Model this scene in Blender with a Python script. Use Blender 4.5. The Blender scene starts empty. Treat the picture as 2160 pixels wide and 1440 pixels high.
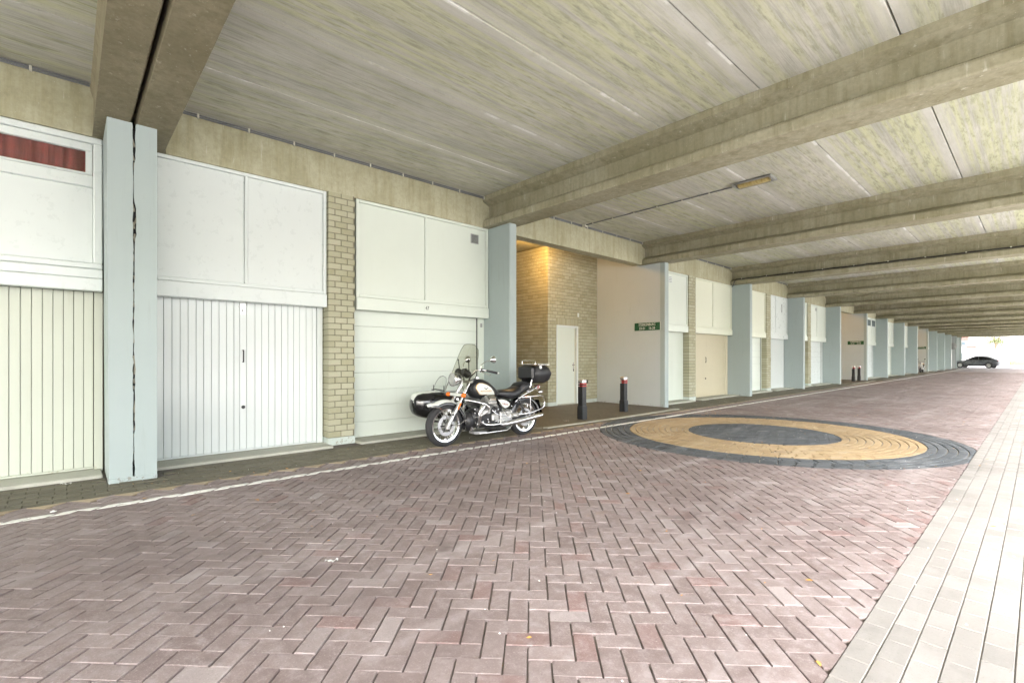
import bpy, bmesh, math, random
from mathutils import Vector, Matrix, Euler
R = math.radians
random.seed(7)
sc = bpy.context.scene
C = sc.collection

# ------------------------------------------------------------------ camera
TH = math.atan2(1113, 1021)
HC = 1.4
cd = bpy.data.cameras.new('camera'); cam = bpy.data.objects.new('camera', cd); C.objects.link(cam)
cd.sensor_width = 36; cd.lens = 1021 / 2160 * 36; cd.shift_y = 33 / 2160
cd.clip_start = 0.05; cd.clip_end = 2000
cam.location = (0, 0, HC); cam.rotation_euler = (R(90), 0, TH)
sc.camera = cam

# ------------------------------------------------------------------ sky, sun, exposure
SUN_EL, SUN_AZ = R(46), R(140)          # azimuth clockwise from +Y
w = bpy.data.worlds.new('World'); sc.world = w; w.use_nodes = True
nt = w.node_tree; nt.nodes.clear()
wo = nt.nodes.new('ShaderNodeOutputWorld'); bg = nt.nodes.new('ShaderNodeBackground')
sky = nt.nodes.new('ShaderNodeTexSky'); sky.sky_type = 'NISHITA'; sky.sun_disc = False
sky.sun_elevation = SUN_EL; sky.sun_rotation = SUN_AZ; sky.air_density = 1.0; sky.dust_density = 5.0; sky.ozone_density = 1.0
hs = nt.nodes.new('ShaderNodeHueSaturation'); hs.inputs['Saturation'].default_value = 0.42; hs.inputs['Value'].default_value = 1.0
nt.links.new(sky.outputs[0], hs.inputs['Color']); nt.links.new(hs.outputs[0], bg.inputs[0])
bg.inputs[1].default_value = 0.15
nt.links.new(bg.outputs[0], wo.inputs[0])
sl = bpy.data.lights.new('sun', 'SUN'); so = bpy.data.objects.new('sun', sl); C.objects.link(so)
sl.energy = 1.5; sl.angle = R(48); sl.color = (1, 0.98, 0.95)
sd = Vector((math.sin(SUN_AZ) * math.cos(SUN_EL), math.cos(SUN_AZ) * math.cos(SUN_EL), math.sin(SUN_EL)))
so.rotation_euler = sd.to_track_quat('Z', 'Y').to_euler(); so.location = (30, -10, 30)
vs = sc.view_settings; vs.view_transform = 'Standard'; vs.look = 'None'; vs.gamma = 1; vs.use_curve_mapping = False
vs.exposure = 3.5
sc.cycles.use_denoising = True
sc.cycles.max_bounces = 7; sc.cycles.diffuse_bounces = 5; sc.cycles.glossy_bounces = 3; sc.cycles.adaptive_threshold = .022; sc.cycles.adaptive_min_samples = 24
sc.cycles.transparent_max_bounces = 12; sc.cycles.caustics_reflective = False; sc.cycles.caustics_refractive = False

# ------------------------------------------------------------------ helpers
def proj(p):
    S, Cc = math.sin(TH), math.cos(TH)
    r = p[0] * Cc + p[1] * S; c = -p[0] * S + p[1] * Cc
    return r, c
def inframe(p, m=1.12):
    r, c = proj(p)
    if c < 0.4: return False
    u = r / c; v = (HC - p[2]) / c
    return abs(u) < 1.058 * m and -0.74 * m < v < 0.673 * m

class MB:
    """collects shapes; build() links them as ONE mesh object"""
    def __init__(s): s.v = []; s.f = []; s.t = []; s.m = Matrix()
    def add(s, vs_, fs, tint=None):
        o = len(s.v)
        s.v += [tuple(s.m @ Vector(q)) for q in vs_]
        s.f += [tuple(i + o for i in f) for f in fs]
        if tint is not None: s.t += [tint] * len(fs)
        return s
    def box(s, a, b, ch=0.0):
        x0, y0, z0 = a; x1, y1, z1 = b
        if x0 > x1: x0, x1 = x1, x0
        if y0 > y1: y0, y1 = y1, y0
        if z0 > z1: z0, z1 = z1, z0
        if ch <= 0:
            return s.add([(x0,y0,z0),(x1,y0,z0),(x1,y1,z0),(x0,y1,z0),(x0,y0,z1),(x1,y0,z1),(x1,y1,z1),(x0,y1,z1)],
                  [(0,3,2,1),(4,5,6,7),(0,1,5,4),(1,2,6,5),(2,3,7,6),(3,0,4,7)])
        ch = min(ch, (x1-x0)*.45, (y1-y0)*.45, (z1-z0)*.45)
        vv = []
        for x, sx in ((x0,1),(x1,-1)):
            for y, sy in ((y0,1),(y1,-1)):
                for z, sz in ((z0,1),(z1,-1)):
                    vv += [(x, y+sy*ch, z+sz*ch), (x+sx*ch, y, z+sz*ch), (x+sx*ch, y+sy*ch, z)]
        I = lambda ix, iy, iz, k: ((ix*2+iy)*2+iz)*3+k
        fs = [(I(0,0,0,0),I(0,0,1,0),I(0,1,1,0),I(0,1,0,0)), (I(1,0,0,0),I(1,1,0,0),I(1,1,1,0),I(1,0,1,0)),
              (I(0,0,0,1),I(1,0,0,1),I(1,0,1,1),I(0,0,1,1)), (I(0,1,0,1),I(0,1,1,1),I(1,1,1,1),I(1,1,0,1)),
              (I(0,0,0,2),I(0,1,0,2),I(1,1,0,2),I(1,0,0,2)), (I(0,0,1,2),I(1,0,1,2),I(1,1,1,2),I(0,1,1,2))]
        for a_ in (0,1):
            for b_ in (0,1):
                fs.append((I(a_,b_,0,0),I(a_,b_,1,0),I(a_,b_,1,1),I(a_,b_,0,1)))
                fs.append((I(a_,0,b_,0),I(a_,1,b_,0),I(a_,1,b_,2),I(a_,0,b_,2)))
                fs.append((I(0,a_,b_,1),I(1,a_,b_,1),I(1,a_,b_,2),I(0,a_,b_,2)))
        for a_ in (0,1):
            for b_ in (0,1):
                for c_ in (0,1): fs.append((I(a_,b_,c_,0),I(a_,b_,c_,1),I(a_,b_,c_,2)))
        return s.add(vv, fs)
    def tb(s, a, b, ch=0.):
        n0 = len(s.f); s.box(a, b, ch); s.t += [random.random()]*(len(s.f)-n0); return s
    def tube(s, pts, r, n=8, cap=True):
        pts = [Vector(p) for p in pts]; rr = r if isinstance(r, (list, tuple)) else [r]*len(pts)
        rings = []; up = None
        for i, p in enumerate(pts):
            d = (pts[min(i+1,len(pts)-1)] - pts[max(i-1,0)]).normalized()
            if up is None:
                up = Vector((0,0,1)) if abs(d.z) < .9 else Vector((1,0,0))
            a = d.cross(up).normalized(); b = a.cross(d).normalized(); up = b
            rings.append([tuple(p + (a*math.cos(2*math.pi*k/n) + b*math.sin(2*math.pi*k/n))*rr[i]) for k in range(n)])
        vv = [q for g in rings for q in g]; fs = []
        for i in range(len(pts)-1):
            for k in range(n):
                fs.append((i*n+k, i*n+(k+1)%n, (i+1)*n+(k+1)%n, (i+1)*n+k))
        if cap:
            fs.append(tuple(range(n))[::-1]); fs.append(tuple((len(pts)-1)*n+k for k in range(n)))
        return s.add(vv, fs)
    def loft(s, rings, closed=True, cap=True):
        n = len(rings[0]); vv = [q for g in rings for q in g]; fs = []
        for i in range(len(rings)-1):
            for k in range(n if closed else n-1):
                fs.append((i*n+k, i*n+(k+1)%n, (i+1)*n+(k+1)%n, (i+1)*n+k))
        if cap and closed:
            fs.append(tuple(range(n))[::-1]); fs.append(tuple((len(rings)-1)*n+k for k in range(n)))
        return s.add(vv, fs)
    def lathe(s, prof, n=32, axis='x', c=(0,0,0), a0=0, a1=2*math.pi, closed_prof=False):
        """prof: (radius, along)"""
        full = abs(a1-a0-2*math.pi) < 1e-6
        m = n if full else n+1; rings = []
        for k in range(m):
            a = a0 + (a1-a0)*k/n; ca, sa = math.cos(a), math.sin(a); g = []
            for rad, al in prof:
                if axis == 'x': g.append((c[0]+al, c[1]+rad*ca, c[2]+rad*sa))
                elif axis == 'y': g.append((c[0]+rad*ca, c[1]+al, c[2]+rad*sa))
                else: g.append((c[0]+rad*ca, c[1]+rad*sa, c[2]+al))
            rings.append(g)
        np_ = len(prof); vv = [q for g in rings for q in g]; fs = []
        for k in range(n):
            k2 = (k+1) % m
            for i in range(np_ if closed_prof else np_-1):
                j = (i+1) % np_
                fs.append((k*np_+i, k*np_+j, k2*np_+j, k2*np_+i))
        return s.add(vv, fs)
    def sphere(s, c, r, n=14, m=8, sc_=(1,1,1)):
        prof = [(max(r*math.sin(math.pi*i/m), 1e-4), -r*math.cos(math.pi*i/m)) for i in range(m+1)]
        vv = []; fs = []
        for k in range(n):
            a = 2*math.pi*k/n
            for rad, al in prof: vv.append((c[0]+rad*math.cos(a)*sc_[0], c[1]+rad*math.sin(a)*sc_[1], c[2]+al*sc_[2]))
        for k in range(n):
            k2 = (k+1) % n
            for i in range(m): fs.append((k*(m+1)+i, k2*(m+1)+i, k2*(m+1)+i+1, k*(m+1)+i+1))
        return s.add(vv, fs)
    def prism(s, poly, axis, a, b):
        """poly: 2-d points in the two other axes (cyclic order), extruded a..b along axis"""
        def P(q, t):
            return (t,q[0],q[1]) if axis == 'x' else ((q[0],t,q[1]) if axis == 'y' else (q[0],q[1],t))
        n = len(poly); vv = [P(q,a) for q in poly] + [P(q,b) for q in poly]
        fs = [tuple(range(n))[::-1], tuple(range(n,2*n))] + [(i,(i+1)%n,n+(i+1)%n,n+i) for i in range(n)]
        return s.add(vv, fs)
    def piece(s, poly, zt, ch, zb, tint):
        """a paver: flat-topped prism with chamfered rim; poly ccw 2-d"""
        n = len(poly); cx = sum(p[0] for p in poly)/n; cy = sum(p[1] for p in poly)/n
        tx = random.uniform(-.006,.006); ty = random.uniform(-.006,.006)
        Z = lambda q: zt + (q[0]-cx)*tx + (q[1]-cy)*ty
        inn = []
        for i in range(n):
            p = Vector(poly[i]); a = Vector(poly[i-1]); b = Vector(poly[(i+1)%n])
            d1 = (p-a).normalized(); d2 = (b-p).normalized()
            n1 = Vector((-d1.y,d1.x)); n2 = Vector((-d2.y,d2.x)); m = n1+n2
            L = max(m.dot(n1), .35); inn.append(p + m*(ch/L))
        vv = [(q[0],q[1],Z(q)) for q in inn] + [(q[0],q[1],Z(q)-ch*.8) for q in poly] + [(q[0],q[1],zb) for q in poly]
        fs = [tuple(range(n))] + [(n+i,n+(i+1)%n,(i+1)%n,i) for i in range(n)] + [(2*n+i,2*n+(i+1)%n,n+(i+1)%n,n+i) for i in range(n)]
        return s.add(vv, fs, tint)
    def mesh(s, name, mat, smooth=None):
        me = bpy.data.meshes.new(name); me.from_pydata(s.v, [], s.f)
        if s.t:
            at = me.attributes.new('tint', 'FLOAT', 'FACE'); at.data.foreach_set('value', s.t)
        me.materials.append(mat)
        if smooth is not None:
            me.polygons.foreach_set('use_smooth', [True]*len(me.polygons)); me.set_sharp_from_angle(angle=R(smooth))
        return me
    def build(s, name, mat, parent=None, smooth=None, fix=True):
        me = s.mesh(name, mat, smooth)
        if fix:
            bm = bmesh.new(); bm.from_mesh(me); bmesh.ops.recalc_face_normals(bm, faces=bm.faces); bm.to_mesh(me); bm.free()
            if smooth is not None: me.set_sharp_from_angle(angle=R(smooth))
        o = bpy.data.objects.new(name, me); C.objects.link(o); o.parent = parent
        return o
def empty(name, loc=(0,0,0), rz=0):
    o = bpy.data.objects.new(name, None); C.objects.link(o); o.location = loc; o.rotation_euler = (0,0,rz); o.empty_display_size = .1
    return o
def tag(o, label, cat, group=None, kind=None):
    o['label'] = label; o['category'] = cat
    if group: o['group'] = group
    if kind: o['kind'] = kind
    return o
def struct(o, label=None):
    o['kind'] = 'structure'
    if label: o['label'] = label
    return o
def stuff(o): o['kind'] = 'stuff'; return o
def copy_tree(o, parent=None):
    c = o.copy(); C.objects.link(c); c.parent = parent
    for ch in list(o.children): copy_tree(ch, c)
    return c
ORD = ['first','second','third','fourth','fifth','sixth','seventh','eighth','ninth','tenth','eleventh','twelfth','thirteenth','fourteenth','fifteenth','sixteenth','seventeenth']

# ------------------------------------------------------------------ materials
class NT:
    def __init__(s, name):
        s.mat = bpy.data.materials.new(name); s.mat.use_nodes = True; s.t = s.mat.node_tree; s.t.nodes.clear()
        s.out = s.n('ShaderNodeOutputMaterial'); s.b = s.n('ShaderNodeBsdfPrincipled'); s.l(s.b.outputs[0], s.out.inputs[0])
    def n(s, t, **k):
        q = s.t.nodes.new(t)
        for a, v in k.items(): setattr(q, a, v)
        return q
    def l(s, a, b): s.t.links.new(a, b)
    def coord(s, which='Object', scale=(1,1,1), rnd=False):
        if which == 'World': o = s.n('ShaderNodeNewGeometry').outputs['Position']
        else: o = s.n('ShaderNodeTexCoord').outputs[which]
        if rnd:
            oi = s.n('ShaderNodeObjectInfo'); mu = s.n('ShaderNodeMath', operation='MULTIPLY'); s.l(oi.outputs['Random'], mu.inputs[0]); mu.inputs[1].default_value = 37.3
            cb = s.n('ShaderNodeCombineXYZ'); s.l(mu.outputs[0], cb.inputs[2]); s.l(mu.outputs[0], cb.inputs[1])
            m2 = s.n('ShaderNodeVectorMath', operation='MULTIPLY'); s.l(o, m2.inputs[0]); m2.inputs[1].default_value = scale
            ad = s.n('ShaderNodeVectorMath', operation='ADD'); s.l(m2.outputs[0], ad.inputs[0]); s.l(cb.outputs[0], ad.inputs[1]); return ad.outputs[0]
        if scale != (1,1,1):
            m2 = s.n('ShaderNodeVectorMath', operation='MULTIPLY'); s.l(o, m2.inputs[0]); m2.inputs[1].default_value = scale; return m2.outputs[0]
        return o
    def noise(s, vec, scale=1, detail=4, rough=.6, dist=0):
        q = s.n('ShaderNodeTexNoise'); s.l(vec, q.inputs['Vector']); q.inputs['Scale'].default_value = scale
        q.inputs['Detail'].default_value = detail; q.inputs['Roughness'].default_value = rough; q.inputs['Distortion'].default_value = dist
        return q.outputs[0]
    def ramp(s, v, a, b, lo=0., hi=1.):
        q = s.n('ShaderNodeMapRange'); q.interpolation_type = 'SMOOTHSTEP'; s.l(v, q.inputs[0])
        for i, x in enumerate((a, b, lo, hi)): q.inputs[i+1].default_value = x
        return q.outputs[0]
    def math(s, op, a, b=None):
        q = s.n('ShaderNodeMath', operation=op)
        for i, x in enumerate((a, b)):
            if x is None: continue
            if isinstance(x, (int, float)): q.inputs[i].default_value = x
            else: s.l(x, q.inputs[i])
        return q.outputs[0]
    def mix(s, f, a, b, mode='MIX'):
        q = s.n('ShaderNodeMix', data_type='RGBA', blend_type=mode)
        for i, x in ((0,f),(6,a),(7,b)):
            if isinstance(x, (int, float)): q.inputs[i].default_value = x
            elif isinstance(x, (tuple, list)): q.inputs[i].default_value = (*x, 1)
            else: s.l(x, q.inputs[i])
        return q.outputs[2]
    def bump(s, h, strength=.3, dist=.01):
        q = s.n('ShaderNodeBump'); s.l(h, q.inputs['Height']); q.inputs['Strength'].default_value = strength; q.inputs['Distance'].default_value = dist
        s.l(q.outputs[0], s.b.inputs['Normal'])
    def set(s, col=None, rough=None, metal=None, spec=None):
        for nm, v in (('Base Color',col),('Roughness',rough),('Metallic',metal),('Specular IOR Level',spec)):
            if v is None: continue
            if isinstance(v, (int, float)): s.b.inputs[nm].default_value = v
            elif isinstance(v, (tuple, list)): s.b.inputs[nm].default_value = (*v, 1)
            else: s.l(v, s.b.inputs[nm])
        return s.mat

def plain(name, col, rough=.5, metal=0., var=.08, scale=6, bump=0., coat=0):
    t = NT(name); c = t.coord('Object', rnd=True); n = t.noise(c, scale, 5)
    dk = tuple(x*(1-var) for x in col); lt = tuple(min(1, x*(1+var)) for x in col)
    t.set(t.mix(t.ramp(n,.3,.7), dk, lt), None, metal)
    t.set(rough=t.ramp(n,.2,.8,max(rough-.08,.02),min(rough+.08,1)))
    if bump: t.bump(t.noise(c, scale*14, 4), bump, .004)
    if coat: t.b.inputs['Coat Weight'].default_value = coat; t.b.inputs['Coat Roughness'].default_value = .08
    return t.mat

def paint(name, col, rough=.45, dirt=(.25,.22,.14), amt=.35, low=True, gloss_var=.1):
    """wall / joinery paint: faint cloudiness, scuffs, grime with a shape of its own"""
    t = NT(name); w_ = t.coord('World'); n1 = t.noise(w_, 1.1, 5); n2 = t.noise(w_, 9, 6, .7); n3 = t.noise(t.coord('World', (14,14,1.2)), 1, 4, .6)
    base = t.mix(t.ramp(n1,.3,.75), tuple(x*.965 for x in col), col)
    streak = t.math('MULTIPLY', t.ramp(n3,.58,.8), .25*amt)
    base = t.mix(streak, base, dirt)
    sep = t.n('ShaderNodeSeparateXYZ'); t.l(w_, sep.inputs[0])
    if low:
        # splash marks and chipped paint near the paving, in separate spots
        spot = t.ramp(t.math('ADD', t.noise(w_, 17, 5, .75), t.ramp(sep.outputs[2], .0, .35, .13, -.25)), .68, .72)
        base = t.mix(t.math('MULTIPLY', spot, amt), base, dirt)
    sp = t.math('MULTIPLY', t.ramp(t.noise(w_, 40, 2, .5), .76, .79), .5*amt)
    base = t.mix(sp, base, (.06,.055,.05))
    t.set(base, t.ramp(n2,.2,.8,rough-gloss_var,rough+gloss_var))
    t.bump(t.math('ADD', t.math('MULTIPLY', t.noise(w_, 60, 3), .25), t.noise(w_, 2.6, 4)), .10, .005)
    return t.mat

def concrete_beam(name, c1, c2, c3, light):
    t = NT(name); o = t.coord('World'); n = t.noise(o, 1.3, 6, .65); nf = t.noise(o, 18, 5, .7)
    st = t.noise(t.coord('World', (9,9,.9)), 1, 5, .65); sp = t.noise(o, 55, 2)
    b = t.mix(t.ramp(n,.3,.7), c1, c2); b = t.mix(t.ramp(st,.42,.72,0,.6), b, c3)
    b = t.mix(t.math('MULTIPLY', t.ramp(t.noise(t.coord('World',(16,16,1.4)),1,4,.6), .63,.72), .55), b, light)
    b = t.mix(t.ramp(nf,.35,.75,0,.35), b, tuple(x*.55 for x in c1))
    b = t.mix(t.ramp(sp,.7,.74,0,.6), b, light)
    t.set(b, .82); t.bump(t.math('ADD', nf, t.math('MULTIPLY', sp, .5)), .35, .008); return t.mat

M = {}
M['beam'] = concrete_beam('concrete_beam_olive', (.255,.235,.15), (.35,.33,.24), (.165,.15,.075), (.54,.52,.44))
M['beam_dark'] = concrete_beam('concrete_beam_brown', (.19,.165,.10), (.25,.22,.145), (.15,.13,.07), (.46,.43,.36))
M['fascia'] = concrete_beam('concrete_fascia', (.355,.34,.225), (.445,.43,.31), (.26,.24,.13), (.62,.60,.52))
def slab_mat():
    t = NT('ceiling_slab'); o = t.coord('Object', rnd=False); oi = t.n('ShaderNodeObjectInfo')
    sep = t.n('ShaderNodeSeparateXYZ'); t.l(o, sep.inputs[0])
    off = t.math('MULTIPLY', oi.outputs['Random'], 53.)
    def vec(sx, sy):
        cb = t.n('ShaderNodeCombineXYZ'); t.l(t.math('MULTIPLY', sep.outputs[0], sx), cb.inputs[0]); t.l(t.math('MULTIPLY', sep.outputs[1], sy), cb.inputs[1]); t.l(off, cb.inputs[2]); return cb.outputs[0]
    band = t.noise(vec(11, .09), 1, 4, .55); blot = t.noise(vec(17, 2.6), 1, 6, .72); cloud = t.noise(vec(1.4, .7), 1, 5, .6)
    fine = t.noise(vec(42, 1.6), 1, 5, .7); grain = t.noise(vec(60, 60), 1, 3)
    b = t.mix(t.ramp(cloud,.3,.7), (.42,.415,.37), (.55,.545,.50))
    b = t.mix(t.ramp(fine,.40,.72,0,.7), b, (.28,.275,.23))
    ym = t.math('MULTIPLY', t.ramp(t.math('ADD', t.math('MULTIPLY', band, .8), t.math('MULTIPLY', blot, .42)), .53, .70), t.ramp(oi.outputs['Random'], 0., 1., .35, .85))
    b = t.mix(ym, b, (.53,.55,.335))
    dm = t.math('MULTIPLY', t.ramp(blot,.44,.70), t.ramp(band,.36,.58,.30,.85))
    b = t.mix(dm, b, (.235,.228,.19))
    ax = t.math('ABSOLUTE', sep.outputs[0]); ed = t.math('ADD', ax, t.math('MULTIPLY', t.math('SUBTRACT', blot, .5), .16))
    b = t.mix(t.ramp(ed,.50,.60,0,.5), b, (.56,.555,.53))
    sd = t.math('MULTIPLY', sep.outputs[0], 1.0)
    wh = t.math('MULTIPLY', t.ramp(t.math('ADD', sd, t.math('MULTIPLY', t.math('SUBTRACT', fine, .5), .07)), .632, .652), t.ramp(t.noise(vec(1, 1.3),1,4), .48,.60))
    b = t.mix(wh, b, (.70,.70,.68))
    b = t.mix(t.ramp(t.noise(vec(2,3.),1,4), .60,.72, 0,.25), b, (.30,.27,.18))
    b = t.mix(t.ramp(grain,.60,.72,0,.4), b, (.25,.24,.2))
    t.set(b, .85); t.bump(t.math('ADD', fine, grain), .25, .006); return t.mat
M['slab'] = slab_mat()
M['fin'] = paint('fin_pale_blue', (.335,.395,.39), .55, (.16,.13,.08), .6)
M['fin_end'] = paint('fin_wall_white', (.45,.495,.50), .6, (.16,.13,.08), .5)
M['white'] = paint('joinery_white', (.66,.71,.70), .32, (.45,.45,.38), .25)
M['white_gloss'] = paint('door_white_gloss', (.67,.715,.705), .16, (.45,.45,.38), .25, gloss_var=.06)
M['cream'] = paint('joinery_cream', (.64,.695,.63), .36, (.40,.38,.26), .3)
M['cream_door'] = paint('door_cream', (.52,.55,.47), .38, (.30,.26,.15), .5)
M['cream_y'] = paint('joinery_warm_cream', (.65,.675,.555), .4, (.42,.38,.24), .3)
M['beige_door'] = paint('door_beige', (.58,.54,.40), .42, (.30,.22,.10), .5)
M['seam'] = plain('seam_dark', (.035,.032,.028), .9)
M['gap'] = plain('gap_dark', (.02,.02,.02), .9)
M['filler'] = concrete_beam('joint_filler', (.24,.225,.175), (.33,.31,.25), (.13,.12,.08), (.5,.48,.42))
M['conduit'] = plain('conduit_grey', (.16,.17,.18), .5)
M['clip'] = plain('clip_white', (.55,.54,.46), .5)
M['metal'] = plain('zinc_metal', (.45,.45,.44), .4, .8)
M['steel'] = plain('brushed_steel', (.6,.6,.58), .3, .9)
M['black_plastic'] = plain('black_plastic', (.02,.02,.022), .4)
M['grille'] = plain('vent_grey', (.33,.34,.33), .45, .4)

def brick_mat(name, c1, c2, c3, rough=.88):
    t = NT(name); w_ = t.coord('World'); at = t.n('ShaderNodeAttribute', attribute_name='tint'); f = at.outputs['Fac']
    n = t.noise(w_, 22, 5, .7); g = t.noise(w_, 110, 3); l_ = t.noise(w_, 1.2, 4)
    b = t.mix(f, c1, c2); b = t.mix(t.ramp(n,.4,.75,0,.5), b, c3); b = t.mix(t.ramp(g,.66,.72,0,.6), b, tuple(x*.4 for x in c1))
    b = t.mix(t.ramp(l_,.35,.7,0,.25), b, c3)
    t.set(b, rough); t.bump(t.math('ADD', n, g), .4, .006); return t.mat
M['brick'] = brick_mat('yellow_brick', (.34,.33,.215), (.45,.44,.325), (.40,.395,.30))
M['brick_green'] = M['brick']
M['mortar'] = concrete_beam('mortar', (.17,.16,.11), (.22,.205,.145), (.13,.12,.08), (.28,.265,.2))
M['plinth'] = paint('plinth_blue', (.50,.56,.52), .6, (.2,.17,.09), .7)

def paver_mat(name, c1, c2, c3, dust, dustamt=.35, moss=False, rough=.75, specks=.7):
    t = NT(name); w_ = t.coord('World'); at = t.n('ShaderNodeAttribute', attribute_name='tint'); f = at.outputs['Fac']
    n = t.noise(w_, 13, 6, .7); g = t.noise(w_, 95, 5, .85); l_ = t.noise(w_, .55, 5, .6); m_ = t.noise(w_, 3.2, 5, .65)
    b = t.mix(f, c1, c2); odd = t.ramp(f,.93,.97); b = t.mix(odd, b, c3); b = t.mix(t.ramp(f,.05,.02,0,.55), b, dust)
    b = t.mix(t.ramp(n,.4,.78,0,dustamt), b, dust)
    b = t.mix(t.math('MULTIPLY', t.ramp(g,.56,.66), specks*.6), b, tuple(min(1,x*1.5) for x in dust))
    b = t.mix(t.ramp(g,.42,.34,0,.6), b, tuple(x*.35 for x in c1))
    b = t.mix(t.ramp(m_,.5,.72,0,.35), b, tuple(x*.6 for x in c1))
    b = t.mix(t.ramp(l_,.4,.68,0,.45), b, tuple(x*.7 for x in c1)); b = t.mix(t.ramp(t.noise(t.coord('World',(2.2,.22,1)),1,5,.65),.5,.72,0,.4), b, dust)
    b = t.mix(t.ramp(t.noise(w_, .8, 3, .5, .6),.66,.74,0,.45), b, tuple(x*.4 for x in c1))
    t.set(b, t.ramp(n,.2,.8,rough-.12,rough+.1)); t.bump(t.math('ADD', n, t.math('MULTIPLY', g, .7)), .45, .006); return t.mat
M['paver'] = paver_mat('paver_red', (.18,.135,.127), (.255,.205,.197), (.21,.135,.125), (.43,.385,.38), .6)
M['paver_dark'] = paver_mat('paver_charcoal', (.05,.058,.066), (.088,.098,.108), (.07,.075,.08), (.20,.21,.22), .4, specks=.8)
M['paver_tan'] = paver_mat('paver_tan', (.35,.25,.135), (.43,.32,.185), (.31,.23,.14), (.47,.385,.265), .35, specks=.2)
M['paver_side'] = paver_mat('paver_light', (.225,.212,.197), (.27,.255,.24), (.20,.19,.177), (.31,.295,.28), .3, specks=.3)
M['paver_strip'] = paver_mat('paver_mossy', (.105,.095,.065), (.155,.142,.10), (.12,.11,.08), (.20,.185,.13), .25, specks=.3)
M['mitre'] = paver_mat('paver_beige', (.36,.28,.18), (.42,.34,.23), (.36,.27,.17), (.45,.38,.28), .2, specks=.2)
M['sand'] = paver_mat('joint_sand', (.085,.07,.06), (.06,.05,.042), (.06,.05,.042), (.16,.14,.12), .3, specks=.4)
M['sand_mid'] = paver_mat('joint_sand_mid', (.24,.22,.19), (.24,.22,.19), (.24,.22,.19), (.4,.38,.35), .3, specks=.4)
M['sand_light'] = paver_mat('joint_sand_light', (.26,.25,.22), (.26,.25,.22), (.26,.25,.22), (.40,.39,.36), .3, specks=.4)
M['line'] = paver_mat('line_paint', (.74,.74,.69), (.80,.80,.75), (.66,.66,.6), (.82,.82,.78), .3, specks=.2)
M['rec_floor'] = paver_mat('recess_floor', (.085,.07,.048), (.115,.097,.068), (.09,.075,.05), (.16,.14,.10), .4, specks=.3, rough=.6)
M['sill'] = paver_mat('concrete_sill', (.34,.34,.28), (.40,.40,.34), (.34,.34,.28), (.48,.48,.42), .4, specks=.3)
# ------------------------------------------------------------------ layout constants
FIN_R = [0.76,6.6,12.45,18.31,24.15,29.95,35.75,41.6,47.65,53.6,59.5,65.3,71.15,77.0,82.6,88.3]   # far edge of each fin
FT = 0.19                                     # fin thickness
FX, FXB = -7.05, -7.78                        # fin front, where it meets the joinery
ZT = 4.05                                     # top of fins / beam soffit
ZS = 4.685                                    # underside of the ceiling slabs
XF = -7.70
XR = 2.6                                     # open edge of the roof
RECESS = {1, 5, 9, 13}
beam_c = [0.55] + [r - FT/2 for r in FIN_R[1:]]

# ------------------------------------------------------------------ ground
g = MB(); g.add([(-400,-400,-.10),(400,-400,-.10),(400,700,-.10),(-400,700,-.10)], [(0,1,2,3)])
t = NT('outdoor_ground'); w_ = t.coord('World'); n = t.noise(w_, .35, 6, .6); n2 = t.noise(w_, 9, 4)
t.set(t.mix(t.ramp(n,.35,.65), (.36,.35,.33), (.46,.45,.43)), .9); t.bump(n2, .2, .01); M['ground'] = t.mat
struct(g.build('ground', M['ground']))
road = struct(MB().add([(-6.6,-12,-.014),(-.63,-12,-.014),(-.63,96,-.014),(-6.6,96,-.014)], [(0,1,2,3)]).build('road', M['sand']))
pave = struct(MB().add([(-.63,-12,-.004),(2.95,-12,-.004),(2.95,96,-.004),(-.63,96,-.004)], [(0,1,2,3)]).build('sidewalk', M['sand_light']))
strip = struct(MB().add([(-12.6,-12,-.0145),(-6.6,-12,-.0145),(-6.6,96,-.0145),(-12.6,96,-.0145)], [(0,1,2,3)]).build('garage_forecourt', M['sand']))

def clip(poly, n, d):
    """keep n.p >= d"""
    out = []; L = len(poly)
    for i in range(L):
        a = poly[i]; b = poly[(i+1)%L]; fa = n[0]*a[0]+n[1]*a[1]-d; fb = n[0]*b[0]+n[1]*b[1]-d
        if fa >= 0: out.append(a)
        if (fa < 0) != (fb < 0):
            q = fa/(fa-fb); out.append((a[0]+(b[0]-a[0])*q, a[1]+(b[1]-a[1])*q))
    return out
def tidy(poly, eps=.006):
    out = []
    for p in poly:
        if not out or math.hypot(p[0]-out[-1][0], p[1]-out[-1][1]) > eps: out.append(p)
    if len(out) > 1 and math.hypot(out[0][0]-out[-1][0], out[0][1]-out[-1][1]) <= eps: out.pop()
    if len(out) < 3: return None
    A = sum(out[i][0]*out[(i+1)%len(out)][1]-out[(i+1)%len(out)][0]*out[i][1] for i in range(len(out)))/2
    if A < 0: out = out[::-1]; A = -A
    return out if A > .0018 else None
def lay(polys, parent, mat, name, joined, limit=300, ch=.004, zt=0., jit=.0016, zb=-.03):
    """the pieces that show largest become objects of their own, the rest one joined part"""
    sc_ = []
    for i, p in enumerate(polys):
        c = (sum(q[0] for q in p)/len(p), sum(q[1] for q in p)/len(p), zt)
        A = abs(sum(p[k][0]*p[(k+1)%len(p)][1]-p[(k+1)%len(p)][0]*p[k][1] for k in range(len(p)))/2)
        r, d_ = proj(c); sc_.append((A/d_**3 if inframe(c, .97) else 0, i))
    big = set(i for s_, i in sorted(sc_, reverse=True)[:limit] if s_ > 0)
    rest = MB()
    for i, p in enumerate(polys):
        z = zt + random.uniform(-jit, jit); ti = random.random()
        if i in big: MB().piece(p, z, ch, zb, ti).build(name, mat, parent, fix=False)
        else: rest.piece(p, z, ch, zb, ti)
    if rest.v: stuff(rest.build(joined, mat, parent, fix=False))
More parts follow.
